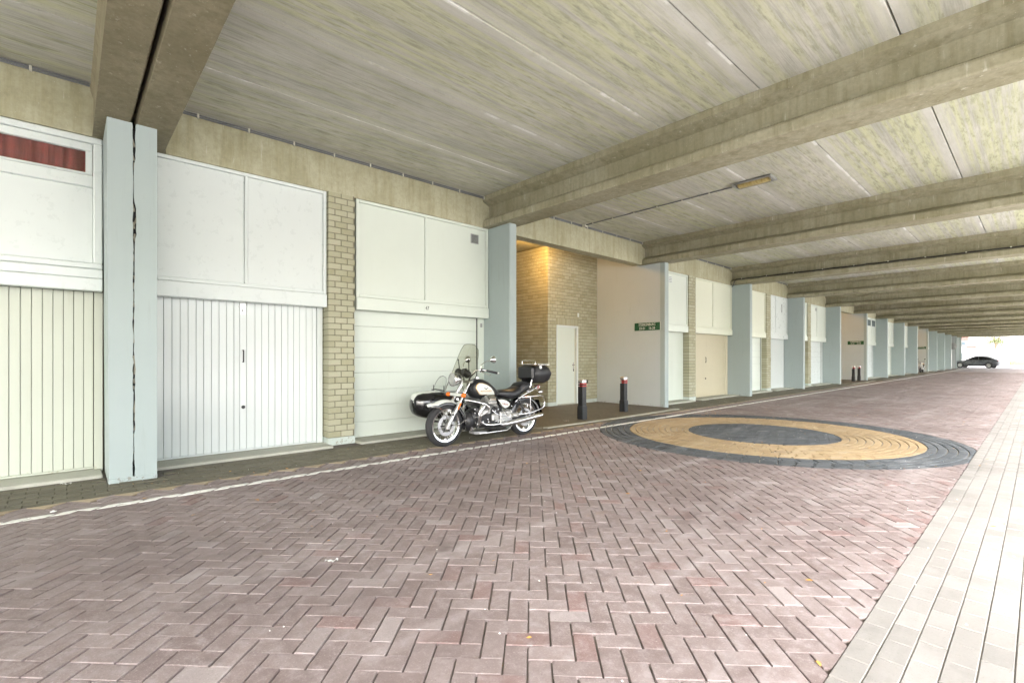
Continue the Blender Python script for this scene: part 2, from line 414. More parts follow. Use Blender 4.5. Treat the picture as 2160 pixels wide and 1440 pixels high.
def shrink(poly, j):
    n = len(poly); out = []
    for i in range(n):
        p = Vector(poly[i]); a = Vector(poly[i-1]); b = Vector(poly[(i+1)%n]); d1 = (p-a).normalized(); d2 = (b-p).normalized()
        m = Vector((-d1.y-d2.y, d1.x+d2.x)); L = max(m.dot(Vector((-d1.y,d1.x))), .35); q = p+m*(j/L); out.append((q.x,q.y))
    return out

# herringbone road, laid at 45 degrees to the facade, round the paved circle
U = .111; CC = (-3.5, 9.45); CR = 2.93; XM = -6.37; YB = 62
eu = (math.sqrt(.5), -math.sqrt(.5)); ev = (math.sqrt(.5), math.sqrt(.5))
P2 = lambda a, b: (a*U*eu[0]+b*U*ev[0]-6.0, a*U*eu[1]+b*U*ev[1])
per = 2*math.sqrt(2)*U; half = per/2
def tri_x(y):                              # saw-tooth edge of the mitre stones
    q = (y/per) % 1.0
    return XM + half*(1-abs(2*q-1))
herr = []; NB = int((YB+16)/U)+20
for a in range(-NB, NB):
    for b in range(-20, NB):
        k = (a-b) % 4
        if k not in (0, 3): continue
        c = P2(a+(1 if k == 0 else .5), b+(.5 if k == 0 else 1))
        if not (-6.45 < c[0] < -.45 and -1.6 < c[1] < YB): continue
        w2, h2 = (2,1) if k == 0 else (1,2)
        mu = random.uniform(.0008,.0026)/U; mv = random.uniform(.0032,.0062)/U
        poly = [P2(a+mu,b+mv), P2(a+w2-mu,b+mv), P2(a+w2-mu,b+h2-mv), P2(a+mu,b+h2-mv)]
        dc = math.hypot(c[0]-CC[0], c[1]-CC[1])
        if dc < CR+.2:
            nn = ((c[0]-CC[0])/dc, (c[1]-CC[1])/dc); poly = clip(poly, nn, nn[0]*CC[0]+nn[1]*CC[1]+CR)
        if poly and max(p[0] for p in poly) > -.632: poly = clip(poly, (-1,0), .632)
        if poly and min(p[0] for p in poly) < XM+half+.02:
            # cut along the slanted edges of the nearest mitre stone
            y0 = math.floor(c[1]/per)*per; r2 = math.sqrt(.5); nm = ((r2, -r2) if (c[1]-y0) < half else (r2, r2))
            ap = (XM+half, y0+half)
            poly = clip(poly, nm, nm[0]*ap[0]+nm[1]*ap[1])
            if poly: poly = clip(poly, (1,0), XM)
        poly = tidy(poly) if poly else None
        if poly: herr.append(poly)
herr = [q for q in map(tidy, herr) if q]
lay(herr, road, M['paver'], 'paver', 'far_pavers', 300, ch=.003, jit=.0022)
# plain brick beyond the range where single pavers show
MB().add([(-6.3,YB,-.002),(-.64,YB,-.002),(-.64,96,-.002),(-6.3,96,-.002)], [(0,1,2,3)]).build('far_road_surface', M['paver'], road)
# white line painted over the pavers
ln = MB()
for p in herr:
    if min(q[0] for q in p) < -5.82 and max(q[0] for q in p) > -5.98 :
        wob = random.uniform(-.006,.006)
        q = clip(shrink(p, .004), (1,0), -5.955+wob); q = clip(q, (-1,0), 5.865+random.uniform(-.006,.006)) if q else q
        q = tidy(q) if q else None
        if q:
            n_ = len(q); ln.add([(x,y,.0045) for x,y in q]+[(x,y,-.002) for x,y in q], [tuple(range(n_))]+[(n_+i,n_+(i+1)%n_,(i+1)%n_,i) for i in range(n_)], random.random())
ln.add([(-5.955,YB,.002),(-5.865,YB,.002),(-5.865,95,.002),(-5.955,95,.002)], [(0,1,2,3)], .5)

# circle of charcoal and tan pavers
def ring(r0, r1, rows):
    out = []; dr = (r1-r0)/rows
    for i in range(rows):
        a, b = r0+i*dr, r0+(i+1)*dr; n_ = max(6, round(2*math.pi*(a+b)/2/.215)); o_ = random.random()
        for k in range(n_):
            t0 = 2*math.pi*(k+o_)/n_; t1 = 2*math.pi*(k+1+o_)/n_; tm = (t0+t1)/2
            p = [(CC[0]+rr*math.cos(tt), CC[1]+rr*math.sin(tt)) for rr, tt in ((a,t0),(b,t0),(b,tm),(b,t1),(a,t1),(a,tm))]
            mx = sum(q[0] for q in p)/6
            if mx < -6.9: continue
            if max(q[0] for q in p) > -.634: p = clip(p, (-1,0), .634)
            if min(q[0] for q in p) < -6.9: p = clip(p, (1,0), -6.9)
            p = tidy(p) if p else None
            if p: out.append(shrink(p, .007))
    return [q for q in map(tidy, out) if q]
circ = tag(MB().lathe([(.01,-.013),(CR+.01,-.013)], 64, 'z', (CC[0],CC[1],0)).build('paved_circle', M['sand_mid']), 'large round ornament of charcoal and tan pavers set in the red brick road', 'paving ornament')
dark = ring(2.35, CR, 5); tan = ring(1.25, 2.35, 10)
disc = []
rot = R(62)
for i in range(-16, 17):
    for k in range(-9, 10):
        x0 = k*.215+(.1075 if i % 2 else 0); y0 = i*.108
        p = [(x0,y0),(x0+.215,y0),(x0+.215,y0+.108),(x0,y0+.108)]; c = (x0+.1075, y0+.054); dc = math.hypot(*c)
        if dc > 1.35: continue
        if dc > 1.05: p = clip(p, (-c[0]/dc,-c[1]/dc), -1.25)
        p = tidy(p) if p else None
        if p:
            p = shrink(p, .0055)
            disc.append([(CC[0]+x*math.cos(rot)-y*math.sin(rot), CC[1]+x*math.sin(rot)+y*math.cos(rot)) for x, y in p])
disc = [q for q in map(tidy, disc) if q]
lay(dark, circ, M['paver_dark'], 'charcoal_paver', 'outer_charcoal_pavers', 150, ch=.005)
lay(tan, circ, M['paver_tan'], 'tan_paver', 'tan_pavers', 300, ch=.005)
lay(disc, circ, M['paver_dark'], 'inner_paver', 'inner_charcoal_pavers', 120, ch=.005)
for rlist in (dark, tan):
    for p in rlist:
        if min(q[0] for q in p) < -5.82 and max(q[0] for q in p) > -5.98:
            q = clip(p, (1,0), -5.955); q = clip(q, (-1,0), 5.865) if q else q; q = tidy(q) if q else None
            if q: n_ = len(q); ln.add([(x,y,.0045) for x,y in q]+[(x,y,-.002) for x,y in q], [tuple(range(n_))]+[(n_+i,n_+(i+1)%n_,(i+1)%n_,i) for i in range(n_)], random.random())
struct(ln.build('painted_line', M['line'], fix=False), 'worn white line painted along the road in front of the garages')

# beige mitre stones between herringbone and forecourt
mit = []
k0 = int(-1.6/per)
for k in range(k0, int(40/per)):
    y0 = k*per
    p = [(XM,y0+.004),(XM+half-.006,y0+half),(XM,y0+per-.004)]
    if math.hypot(XM-CC[0], y0+half-CC[1]) < CR+.1: continue
    p = tidy(p)
    if p: mit.append(shrink(p, .004))
lay(mit, road, M['mitre'], 'mitre_stone', 'far_mitre_stones', 70)
# running-bond forecourt in front of the doors
rows = []
y_rec = [(FIN_R[i]+.0, FIN_R[i+1]-FT) for i in RECESS if i < 15]
for i in range(13):
    x1 = XM-.006-i*.105; x0 = x1-.105; o_ = random.uniform(0,.02)+(.105 if i % 2 else 0); y = -1.6+o_
    while y < 62:
        L = .212; c = ((x0+x1)/2, y+L/2); ok = True
        for f in FIN_R:
            if f-FT-.22*(f < 1) < y+L and y < f+.01 and x0 < FX-.0: ok = False
        if any(a+.25 < c[1] < b-.1 for a, b in y_rec) and x0 < -6.62: ok = False
        if math.hypot(c[0]-CC[0], c[1]-CC[1]) < CR+.03 and c[0] > -6.9: ok = False
        if x0 < -7.42 and not any(a-.4 < c[1] < b+.4 for a, b in y_rec): ok = False
        if ok: rows.append(shrink([(x0,y),(x1,y),(x1,y+L),(x0,y+L)], .0035))
        y += L
lay(rows, strip, M['paver_strip'], 'forecourt_paver', 'far_forecourt_pavers', 300, ch=.005, jit=.003)
# light pavers of the sidewalk, rows along the road
srow = []
for i in range(10):
    x0 = -.63+i*.111; y = -1.6+(.105 if i % 2 else 0)+random.uniform(0,.03)
    while y < 44:
        srow.append(shrink([(x0,y),(x0+.111,y),(x0+.111,y+.213),(x0,y+.213)], .0018)); y += .213
lay(srow, pave, M['paver_side'], 'sidewalk_paver', 'far_sidewalk_pavers', 300, ch=.0035, zt=.004)
MB().add([(.48,-12,.004),(2.95,-12,.004),(2.95,44,.004),(.48,44,.004)], [(0,1,2,3)]).build('plain_sidewalk_surface', M['paver_side'], pave)
MB().add([(-.63,44,.004),(2.95,44,.004),(2.95,96,.004),(-.63,96,.004)], [(0,1,2,3)]).build('far_sidewalk_surface', M['paver_side'], pave)
# ground outside the open side and far end
struct(MB().box((2.95,-30,-.12),(60,140,-.02)).build('outer_pavement', M['ground']))
struct(MB().box((-60,96,-.12),(2.95,340,-.02)).build('outer_street', M['ground']))
# recess floors and door sills
for i in sorted(RECESS):
    a, b = FIN_R[i], FIN_R[i+1]-FT
    pts = [(-6.66,a+.35),(-6.62,(a+b)/2),(-6.66,b-.15),(-6.95,b-.002),(-12.4,b-.002),(-12.4,a+.002),(-6.95,a+.002)]
    struct(MB().prism(pts, 'z', -.03, .006).build('recess_floor', M['rec_floor']))
    struct(MB().prism([(-6.54,a+.35),(-6.50,(a+b)/2),(-6.54,b-.15),(-6.657,b-.15),(-6.617,(a+b)/2),(-6.657,a+.35)], 'z', -.03, .012).build('edging_kerb', M['sill']))

# ------------------------------------------------------------------ roof: beams, slabs, fascia
def beam_profile(c, hw=.245, web=.06):
    return [(c-hw,ZS),(c-hw,4.585),(c-web,4.515),(c-web,4.28),(c-hw+.015,4.195),(c-hw,4.165),(c-hw,4.065),(c-hw+.012,ZT),
            (c+hw-.012,ZT),(c+hw,4.065),(c+hw,4.165),(c+hw-.015,4.195),(c+web,4.28),(c+web,4.515),(c+hw,4.585),(c+hw,ZS)]
bn = 0
def mk_beam(prof, mat, lab):
    b = MB(); b.prism(prof, 'x', -7.86, XR)
    return tag(b.build('concrete_beam', mat), lab, 'beam', 'concrete beams across the passage')
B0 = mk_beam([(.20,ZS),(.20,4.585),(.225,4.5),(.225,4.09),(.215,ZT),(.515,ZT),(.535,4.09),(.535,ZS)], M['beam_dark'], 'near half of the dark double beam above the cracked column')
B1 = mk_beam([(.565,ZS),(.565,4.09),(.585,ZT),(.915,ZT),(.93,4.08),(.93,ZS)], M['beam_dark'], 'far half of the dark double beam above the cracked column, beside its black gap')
for i in range(1, 16):
    mk_beam(beam_profile(beam_c[i]), M['beam'], 'olive stained concrete beam resting on the %s pale blue fin past the cracked column' % ORD[i-1])
mk_beam(beam_profile(-5.3), M['beam'], 'concrete beam behind the camera, before the cracked column')
ceil = struct(MB().box((-7.9,-12,4.93),(XR,96.-7.4,4.98)).build('ceiling', M['slab']))
SW = 1.36; sx = [-7.72+.0]+[-6.4+SW*k for k in range(0, 7)]
spans = [(-11.2,-5.3-.245)] + [(-5.3+.245,.20)] + [(.93,beam_c[1]-.245)] + [(beam_c[i]+.245, beam_c[i+1]-.245) for i in range(1,15)]
for (a, b) in spans:
    for k in range(len(sx)-1):
        x0, x1 = sx[k]+.008, sx[k+1]-.008
        if k == len(sx)-2: x1 = XR
        cx, cy = (x0+x1)/2, (a+b)/2; hx, hy = (x1-x0)/2, (b-a)/2+.03
        s_ = MB(); dz = random.uniform(-.004,.004)
        s_.prism([(-hx,.18),(-hx,.004),(-hx+.004,0),(hx-.004,0),(hx,.004),(hx,.18)], 'y', -hy, hy)
        o = s_.build('ceiling_slab', M['slab'], ceil); o.location = (cx, cy, ZS+dz)
# edge of the roof and its outer posts (open side)
tag(MB().box((XR,-12,4.0),(XR+.2,88.6,5.1)).build('roof_edge_beam', M['fascia']), 'concrete edge beam along the open side of the passage', 'beam')
for i in range(0, 16):
    c = beam_c[i]
    tag(MB().box((XR-.45,c-.15,-.02),(XR-.1,c+.15,ZT+.02), .01).build('outer_post', M['fin']), 'pale blue post on the open side carrying the %s beam' % ORD[i], 'post', 'posts along the open side')

# fascia beams over the doors, one per bay, notched round the beams
for i in range(-1, 15):
    a = (-5.3+.1) if i < 0 else (.93 if i == 0 else beam_c[i]+.245)
    b = .20 if i < 0 else beam_c[i+1]-.245
    zb = 4.045
    prof = [(a+.01,zb),(a+.01,4.16),(a-.16,4.26),(a-.16,4.5),(a+.01,4.57),(a+.01,ZS-.01),(b-.01,ZS-.01),(b-.01,4.57),(b+.16,4.5),(b+.16,4.26),(b-.01,4.16),(b-.01,zb)]
    if i == 0: prof = [(.94,zb),(.94,ZS-.01)]+prof[6:]
    if i < 0: prof = prof[:6]+[(.26,ZS-.01),(.26,zb)]
    lab = ('concrete fascia above the window with the red curtain' if i < 0 else 'concrete fascia above the white plank door and the door numbered 47' if i == 0 else
           'concrete fascia above the brick recess with the lit lamp' if i == 1 else 'concrete fascia in the %s bay past the brick recess' % ORD[i-2])
    tag(MB().prism(prof, 'x', XF+.01-.30, XF+.01).build('fascia_beam', M['fascia']), lab, 'fascia', 'concrete fascias above the doors')

# ------------------------------------------------------------------ fins
def fin(i):
    r = FIN_R[i]; l = r-FT
    deep = (i-1) in RECESS                 # this fin is the far wall of a recess: painted wall running on inwards
    t_ = empty('wall_fin', (FX, (l+r)/2, 0))
    hw = FT/2; dx = FXB-FX-.12
    MB().box((dx,-hw,-.03),(0,hw,ZT+.001), .018).build('fin_wall', M['fin'], t_)
    if deep:
        MB().box((-5.35,-hw,-.03),(dx-.002,hw,4.6)).build('recess_side_wall', M['fin_end'], t_)
        MB().box((dx-.02,-hw-.004,-.03),(-.16,-hw+.02,ZT)).build('wall_paint', M['fin_end'], t_)
    elif i in RECESS:
        MB().box((-5.35,-hw,-.03),(dx-.002,hw,4.6)).build('recess_side_wall', M['fin_end'], t_)
    nb = {1:'beside the parked motorcycle', 2:'carrying the nearest green street sign', 5:'before the second recess with bollards', 6:'carrying the second green street sign', 10:'carrying the farthest green street sign', 14:'behind the round mirror'}.get(i, '')
    tag(t_, ('pale blue wall fin %s, %s past the cracked column' % (nb, ORD[i-1])).replace('  ',' ').replace(' ,', ','), 'wall fin', 'pale blue wall fins along the garages')
for i in range(1, 16): fin(i)
# the double column with the ragged expansion joint
col = empty('cracked_column', (-6.95,.55,0)); cxb = -.85
def jag(side, seed):
    rnd = random.Random(seed); pts = []
    z = -.03; dr = 0.
    while z < ZT:
        dr = (dr*.7+rnd.uniform(-.005,.005)) if pts else 0.; pts.append((side*(.0045+rnd.random()*.005)+dr*.7, z)); z += rnd.uniform(.018,.07)
    pts.append((side*.015, ZT+.001)); return pts
left = [(-.215,-.03)]+jag(-1,3)+[(-.235,ZT+.001)]
jr = [(max(q[0],.002)+(.011 if abs(q[1]-3.85) < .22 or abs(q[1]-2.95) < .18 else 0)+(.008 if .55 < q[1] < 1.3 else 0), q[1]) for q in jag(1,5)]
right = jr+[(.215,ZT+.001),(.215,-.03)]
for nm, pl, lab in (('column_half', left, None), ('column_half', right, None)):
    MB().prism(pl, 'x', cxb, 0).build(nm, M['fin'], col)
MB().prism([(-.05,.16),(.05,.16),(.06,ZT-.05),(-.05,ZT-.05)], 'x', cxb, -.035).build('joint_filler', M['gap'], col)
fz = MB(); rnd = random.Random(9); z = .3
while z < 3.9:
    h_ = rnd.uniform(.04,.14); yo = rnd.uniform(.004,.014)
    fz.m = Matrix.Translation((-.02, yo, z)) @ Euler((rnd.uniform(-.3,.3),0,0)).to_matrix().to_4x4()
    fz.box((-.03,-.009,0),(.008+rnd.uniform(-.012,.006),.010,h_), .003); z += h_+rnd.uniform(-.02,.06)
stuff(fz.build('crumbled_mortar', M['filler'], col))
MB().box((-.2,-.22,-.03),(.006,.219,.05), .006).build('column_foot', M['fin'], col)
tag(col, 'nearest pale blue column, split from top to bottom by a ragged joint', 'column')

# ------------------------------------------------------------------ brick pillars
def brick_rows(run, z0, z1, course=.0965, L=.205, jn=.011, start=0):
    out = []; z = z0; k = start
    while z+.05 < z1:
        y = 0 if k % 2 == 0 else -L/2
        while y < run-.02:
            a, b = max(0,y), min(run,y+L)
            if b-a > .03: out.append((a+(jn/2 if a > 0 else 0), b-(jn/2 if b < run else 0), z, min(z+course-jn, z1)))
            y += L
        z += course; k += 1
    return out
def pillar(y0, y1, single, lab):
    p = empty('brick_pillar', (-7.86, y0, 0)); run = y1-y0; xf = .20; xd = -.35
    MB().box((xd,.008,-.03),(xf-.008,run-.008,4.05)).build('mortar', M['mortar'], p)
    rows_ = brick_rows(run, .115, 4.05); rest = MB()
    for a, b, z, zz in rows_:
        e = random.uniform(-.002,.002)
        tgt = MB() if single else rest
        tgt.tb((xd+.06,a,z),(xf+e,b,zz), .004)
        if single: tgt.build('brick', M['brick'], p, fix=False)
    if not single: stuff(rest.build('bricks', M['brick'], p, fix=False))
    MB().box((xd,-.006,-.03),(xf+.006,run+.006,.105), .008).build('plinth', M['plinth'], p)
    tag(p, lab, 'pillar', 'yellow brick pillars between the garage doors')
PIL = {-1:(-2.75,-2.32), 0:(3.06,3.50), 2:(14.80,15.25), 3:(21.38,21.84), 4:(26.7,27.14), 6:(38.4,38.84), 7:(44.3,44.74), 8:(50.3,50.74), 10:(62.1,62.5), 11:(68,68.4), 12:(74,74.4), 14:(85.2,85.6)}
for i, (a, b) in PIL.items():
    lab = {-1:'yellow brick pillar left of the door under the red curtain', 0:'yellow brick pillar between the white plank door and the door numbered 47',
           2:'yellow brick pillar left of the beige ribbed garage door', 3:'yellow brick pillar left of the white door with slotted vent above'}.get(i, 'yellow brick pillar in the %s bay past the brick recess' % ORD[max(i-2,0)])
    pillar(a, b, i in (0, 2), lab)
# ------------------------------------------------------------------ text helper
def text(string, size, name, mat, parent, loc, rot, align='CENTER', ext=.0012, sx=1., spacing=1.):
    cu = bpy.data.curves.new(name, 'FONT'); cu.body = string; cu.size = size; cu.align_x = align; cu.align_y = 'CENTER'; cu.extrude = ext; cu.space_character = spacing; cu.resolution_u = 3
    to = bpy.data.objects.new('tmp', cu); C.objects.link(to); bpy.context.view_layer.update()
    me = bpy.data.meshes.new_from_object(to.evaluated_get(bpy.context.evaluated_depsgraph_get()))
    bpy.data.objects.remove(to); me.name = name; me.materials.clear(); me.materials.append(mat)
    o = bpy.data.objects.new(name, me); C.objects.link(o); o.parent = parent; o.location = loc; o.rotation_euler = rot; o.scale = (sx,1,1)
    return o
M['ink'] = plain('black_ink', (.02,.02,.02), .6); M['letter'] = plain('white_letters', (.75,.75,.70), .5)
M['sign'] = plain('sign_green', (.012,.075,.032), .3, var=.15)

# ------------------------------------------------------------------ joinery above the doors
def vent(parent, y, z, w_, h_, slats, mat, x=.0):
    v = MB().box((x,y,z),(x+.012,y+w_,z+h_), .003).build('vent', mat, parent)
    for k in range(slats):
        zz = z+h_*(.14+.72*k/max(1,slats-1))
        MB().box((x+.006,y+w_*.12,zz-.007),(x+.016,y+w_*.88,zz+.002)).build('slot', M['gap'], v)
    return v
def slots(parent, y, z, n_, dz, x):
    for k in range(n_):
        MB().box((x-.004,y,z-k*dz-.012),(x+.003,y+.11,z-k*dz+.012)).build('slot', M['gap'], parent)
def upper(y0, y1, split, mat, lab, skirt=None, full=True):
    t_ = empty('infill_panel', (XF, y0, 0)); L = y1-y0; b = .05
    f = MB(); zb, zt = 2.405, 4.043
    f.box((-.1,0,zb),(0,b,zt), .006); f.box((-.1,L-b,zb),(0,L,zt), .006); f.box((-.1,b+.001,zt-b),(-.002,L-b-.001,zt), .006); f.box((-.1,b+.001,zb),(-.002,L-b-.001,zb+b), .006)
    f.build('frame', mat, t_)
    ys = [b]+([split-y0] if split else [])+[L-b]
    for k in range(len(ys)-1):
        MB().box((-.09,ys[k]+.003+(.022 if k else 0),zb+b+.003),(-.026,ys[k+1]-.003-(.022 if k < len(ys)-2 else 0),zt-b-.003), .004).build('panel_board', mat, t_)
    MB().box((-.095,b,zb+b),(-.085,L-b,zt-b)).build('panel_back', M['gap'], t_)
    if split: MB().box((-.1,split-y0-.022,zb+b),(-.004,split-y0+.022,zt-b), .006).build('mullion', mat, t_)
    s_ = MB(); s_.box((-.14,-.0,2.195),(.022,L,2.40), .008); s_.build('skirt_board', skirt or mat, t_)
    tag(t_, lab, 'wall panel', 'infill panels above the garage doors'); return t_
XD = -7.88
def garage_door(y0, y1, style, mat, lab, edges=None, frame=None, jam=(.05,.06), ztop=2.20, group='garage doors'):
    t_ = empty('garage_door', (XD, y0, 0)); L = y1-y0; fm = frame or mat
    fr = MB(); fr.box((-.12,0,-.01),(.022,jam[0],ztop), .005); fr.box((-.12,L-jam[1],-.01),(.022,L,ztop), .005); fr.build('door_frame', fm, t_)
    MB().box((-.13,jam[0],0),(-.035,L-jam[1],ztop)).build('door_light_block', M['gap'], t_)  # dark box added behind the door leaf to block light
    a, b = jam[0]+.006, L-jam[1]-.006; z0 = .055
    if style == 'sectional':
        zs = [.028,.287,.566,.839,1.131,1.394,1.667,1.929,2.20]
        b -= .02
        for k in range(8):
            MB().box((-.04,a,zs[k]+.0015),(-.004,b,zs[k+1]-.0015), .004).build('door_section', mat, t_)
        MB().box((-.04,a,.012),(-.012,b,.027)).build('rubber_seal', M['gap'], t_)
    else:
        if edges is None:
            n_ = round((b-a)/(.098 if style == 'plank' else .072)); edges = [a+(b-a)*k/n_ for k in range(n_+1)]
        else: edges = [e-y0 for e in edges]
        if style == 'plank':
            for k in range(len(edges)-1):
                MB().box((-.04,edges[k]+.002,z0),(random.uniform(-.0015,.0015),edges[k+1]-.002,ztop), .005).build('plank', mat, t_)
        else:
            for k in range(len(edges)-1):
                e0, e1 = edges[k], edges[k+1]; q = (e1-e0)
                MB().prism([(-.04,e0),(-.03,e0+.001),(-.03,e0+q*.16),(0,e0+q*.26),(0,e1-q*.10),(-.03,e1-.001),(-.04,e1)], 'z', z0, ztop).build('rib_panel', mat, t_)
        MB().box((-.045,a,.03),(.006,b,z0-.002), .004).build('bottom_rail', mat, t_)
    tag(t_, lab, 'garage door', group); return t_
def pull(parent, y, z, mat, h_=.14):
    MB().tube([(0,y,z),(.028,y,z),(.034,y,z+.012),(.034,y,z+h_-.012),(.028,y,z+h_),(0,y,z+h_)], .009, 6).build('pull_handle', mat, parent, 40)
def knob(parent, y, z, mat):
    MB().lathe([(.001,.03),(.022,.03),(.026,.022),(.024,.008),(.012,.0),(.012,-.01)], 14, 'x', (0,y,z)).build('knob', mat, parent, 40)
def sill(y0, y1, i):
    s_ = MB(); s_.box((-8.0,y0,-.03),(-7.43,y1,.024), .01)
    tag(s_.build('door_sill', M['sill']), 'low concrete sill %s' % i, 'sill', 'concrete sills under the garage doors')

# bay left of the cracked column: window with the red curtain over cream planks
wn = empty('window_panel', (XF,-2.3,0)); y9 = 2.61
f = MB()
for a, b, c, d in ((0,y9,3.965,4.04),(0,y9,2.46,2.53),(y9-.085,y9,2.53,3.965),(0,.085,2.53,3.965)): f.box((-.1,a,c),(.01,b,d), .012)
f.build('outer_frame', M['white'], wn)
f = MB(); f.box((-.09,.085,3.44),(0,y9-.085,3.58), .01); f.build('transom', M['white'], wn)
f = MB()
for a, b, c, d in ((.09,y9-.09,3.87,3.96),(.09,y9-.09,3.585,3.61),(y9-.155,y9-.09,3.61,3.87),(.09,.155,3.61,3.87)): f.box((-.07,a,c),(-.012,b,d), .008)
sash = f.build('sash', M['white'], wn)
tg = NT('window_glass'); tg.t.nodes.remove(tg.b); tr = tg.n('ShaderNodeBsdfTransparent'); gl = tg.n('ShaderNodeBsdfGlossy'); gl.inputs['Roughness'].default_value = .03; mx = tg.n('ShaderNodeMixShader'); mx.inputs[0].default_value = .08
tg.l(tr.outputs[0], mx.inputs[1]); tg.l(gl.outputs[0], mx.inputs[2]); tg.l(mx.outputs[0], tg.out.inputs[0]); M['glass'] = tg.mat
MB().box((-.05,.155,3.61),(-.046,y9-.155,3.87)).build('pane', M['glass'], sash)
MB().box((-.09,.085,2.53),(-.03,y9-.085,3.44), .01).build('panel_board', M['white'], wn)
f = MB(); f.box((-.1,0,2.35),(.012,y9,2.455), .006); f.box((-.1,0,2.195),(.03,y9,2.345), .008); f.build('skirt_board', M['white'], wn)
tag(wn, 'white window frame with a narrow pane above a white board, left of the cracked column', 'window')
cu_ = MB(); pts = []; ry = random.Random(4); y = -2.2; ph = 0
while y < .26:
    ph += ry.uniform(.35,.9); pts.append((XF-.13+.018*math.sin(ph)+ry.uniform(-.004,.004), y)); y += .012
cu_.add([(x,y,3.50) for x,y in pts]+[(x+.004*math.sin(y*40),y,3.93) for x,y in pts], [(i,i+1,len(pts)+i+1,len(pts)+i) for i in range(len(pts)-1)])
tcu = NT('curtain_red'); nn = tcu.noise(tcu.coord('World',(1,18,1.5)),1,3); tcu.set(tcu.mix(tcu.ramp(nn,.35,.65), (.16,.02,.018), (.27,.045,.038)), .8); M['curtain'] = tcu.mat
tag(cu_.build('curtain', M['curtain'], None, 60), 'red curtain hanging behind the narrow window pane at the far left', 'curtain')
garage_door(-2.3,.32,'plank',M['cream_door'],'cream plank garage door left of the cracked column', edges=[.232-.0905*k for k in range(27,-1,-1)], jam=(.05,.082))
d_ = garage_door(-5.05,-2.78,'plank',M['cream_door'],'cream plank garage door behind the camera, left of its brick pillar')
upper(-5.05,-2.78,-3.9,M['cream'],'cream infill panel behind the camera, left of the brick pillar')
sill(-5.0,.30,'under the cream plank door left of the cracked column')

# bay of the motorcycle
u = upper(.80,3.045,1.888,M['white'],'white two-board panel above the white plank door')
d_ = garage_door(.80,3.045,'plank',M['white_gloss'],'glossy white plank garage door right of the cracked column', edges=[.862,.936,1.028,1.12,1.211,1.304,1.393,1.487,1.581,1.674,1.769,1.843,1.932,2.046,2.137,2.233,2.325,2.418,2.513,2.596,2.685,2.788,2.883,2.95], jam=(.05,.09))
MB().box((.002,1.046,2.03),(.008,1.120,2.185), .002).build('lock_plate', M['steel'], d_)
MB().box((.008,1.02,2.128),(.02,1.13,2.142), .003).build('latch', M['steel'], d_)
MB().box((.008,1.075,2.06),(.012,1.09,2.095), .002).build('keyhole', M['gap'], d_)
pull(d_, 1.087, 1.33, M['black_plastic'], .17); knob(d_, 1.087, .673, M['black_plastic'])
sill(.78,3.05,'under the glossy white plank door')
u = upper(3.54,6.40,4.905,M['cream'],'cream two-board panel above the door numbered 47')
vent(u, 5.96-3.54, 3.69, .20, .19, 7, M['grille'], -.028)
p_ = MB().box((.022,4.843-3.54,2.248),(.026,4.975-3.54,2.362), .002).build('number_plate', M['cream'], u)
text('47', .1, 'number', M['ink'], p_, (.0275,4.909-3.54,2.303), (R(90),0,R(90)), sx=.8)
d_ = garage_door(3.54,6.42,'sectional',M['cream'],'cream sectional garage door numbered 47 behind the motorcycle', jam=(.008,.165))
MB().box((-.03,2.88-.19,.01),(-.005,2.88-.168,2.2)).build('door_gap', M['gap'], d_)
MB().box((.022,2.88-.11,2.02),(.035,2.88-.06,2.10), .004).build('key_switch', M['grille'], d_)
sill(3.5,6.41,'under the sectional door numbered 47')

# bays beyond the brick recess
def bay(i, splits, mats, styles, tops=None, labs=None):
    a = FIN_R[i]+.01; b = FIN_R[i+1]-FT-.01; p0, p1 = PIL[i]
    la = labs or ('near', 'far'); od = ORD[i-2]
    ua = upper(a, p0-.01, splits[0], mats[0], 'panel above the %s' % la[0] if labs else 'cream panel left of the pillar in the %s bay past the brick recess' % od)
    da = garage_door(a, p0-.02, styles[0], mats[1], la[0] if labs else 'pale garage door left of the pillar in the %s bay past the brick recess' % od, jam=(.03,.05))
    ub = upper(p1+.01, b, splits[1], mats[2], 'panel above the %s' % la[1] if labs else 'cream panel right of the pillar in the %s bay past the brick recess' % od)
    db = garage_door(p1+.02, b, styles[1], mats[3], la[1] if labs else 'pale garage door right of the pillar in the %s bay past the brick recess' % od, jam=(.03,.16))
    if styles[0] == 'sectional':
        L0 = p0-.02-a; MB().box((-.03,L0-.078,.01),(.004,L0-.052,2.2)).build('door_gap', M['gap'], da)
    if styles[1] == 'sectional':
        L1 = b-p1-.02; MB().box((-.03,L1-.188,.01),(.004,L1-.162,2.2)).build('door_gap', M['gap'], db)
    sill(a, p0, 'left of the pillar in the %s bay past the brick recess' % od); sill(p1, b, 'right of the pillar in the %s bay past the brick recess' % od)
    return ua, da, ub, db
ua, da, ub, db = bay(2, (13.55,16.62), (M['cream'],M['cream'],M['cream_y'],M['beige_door']), ('rib','rib'), labs=('cream ribbed garage door just past the nearest green sign','beige ribbed garage door right of the brick pillar'))
vent(ua, 13.63-12.46, 3.70, .19, .2, 4, M['white'], -.028)
pull(db, 16.36-15.27, 1.22, M['black_plastic'], .17); knob(db, 16.36-15.27, .66, M['black_plastic'])
ua, da, ub, db = bay(3, (None,22.55), (M['cream_y'],M['cream'],M['white'],M['white_gloss']), ('sectional','rib'), labs=('cream sectional garage door left of the third pillar','white garage door below the slotted white panel'))
slots(ub, 23.25-21.85, 3.72, 7, .055, -.026)
pull(db, 22.35-21.86, 1.22, M['black_plastic'], .17); knob(db, 22.35-21.86, .66, M['black_plastic'])
ua, da, ub, db = bay(4, (None,28.3), (M['cream'],M['cream'],M['cream'],M['white']), ('rib','sectional'))
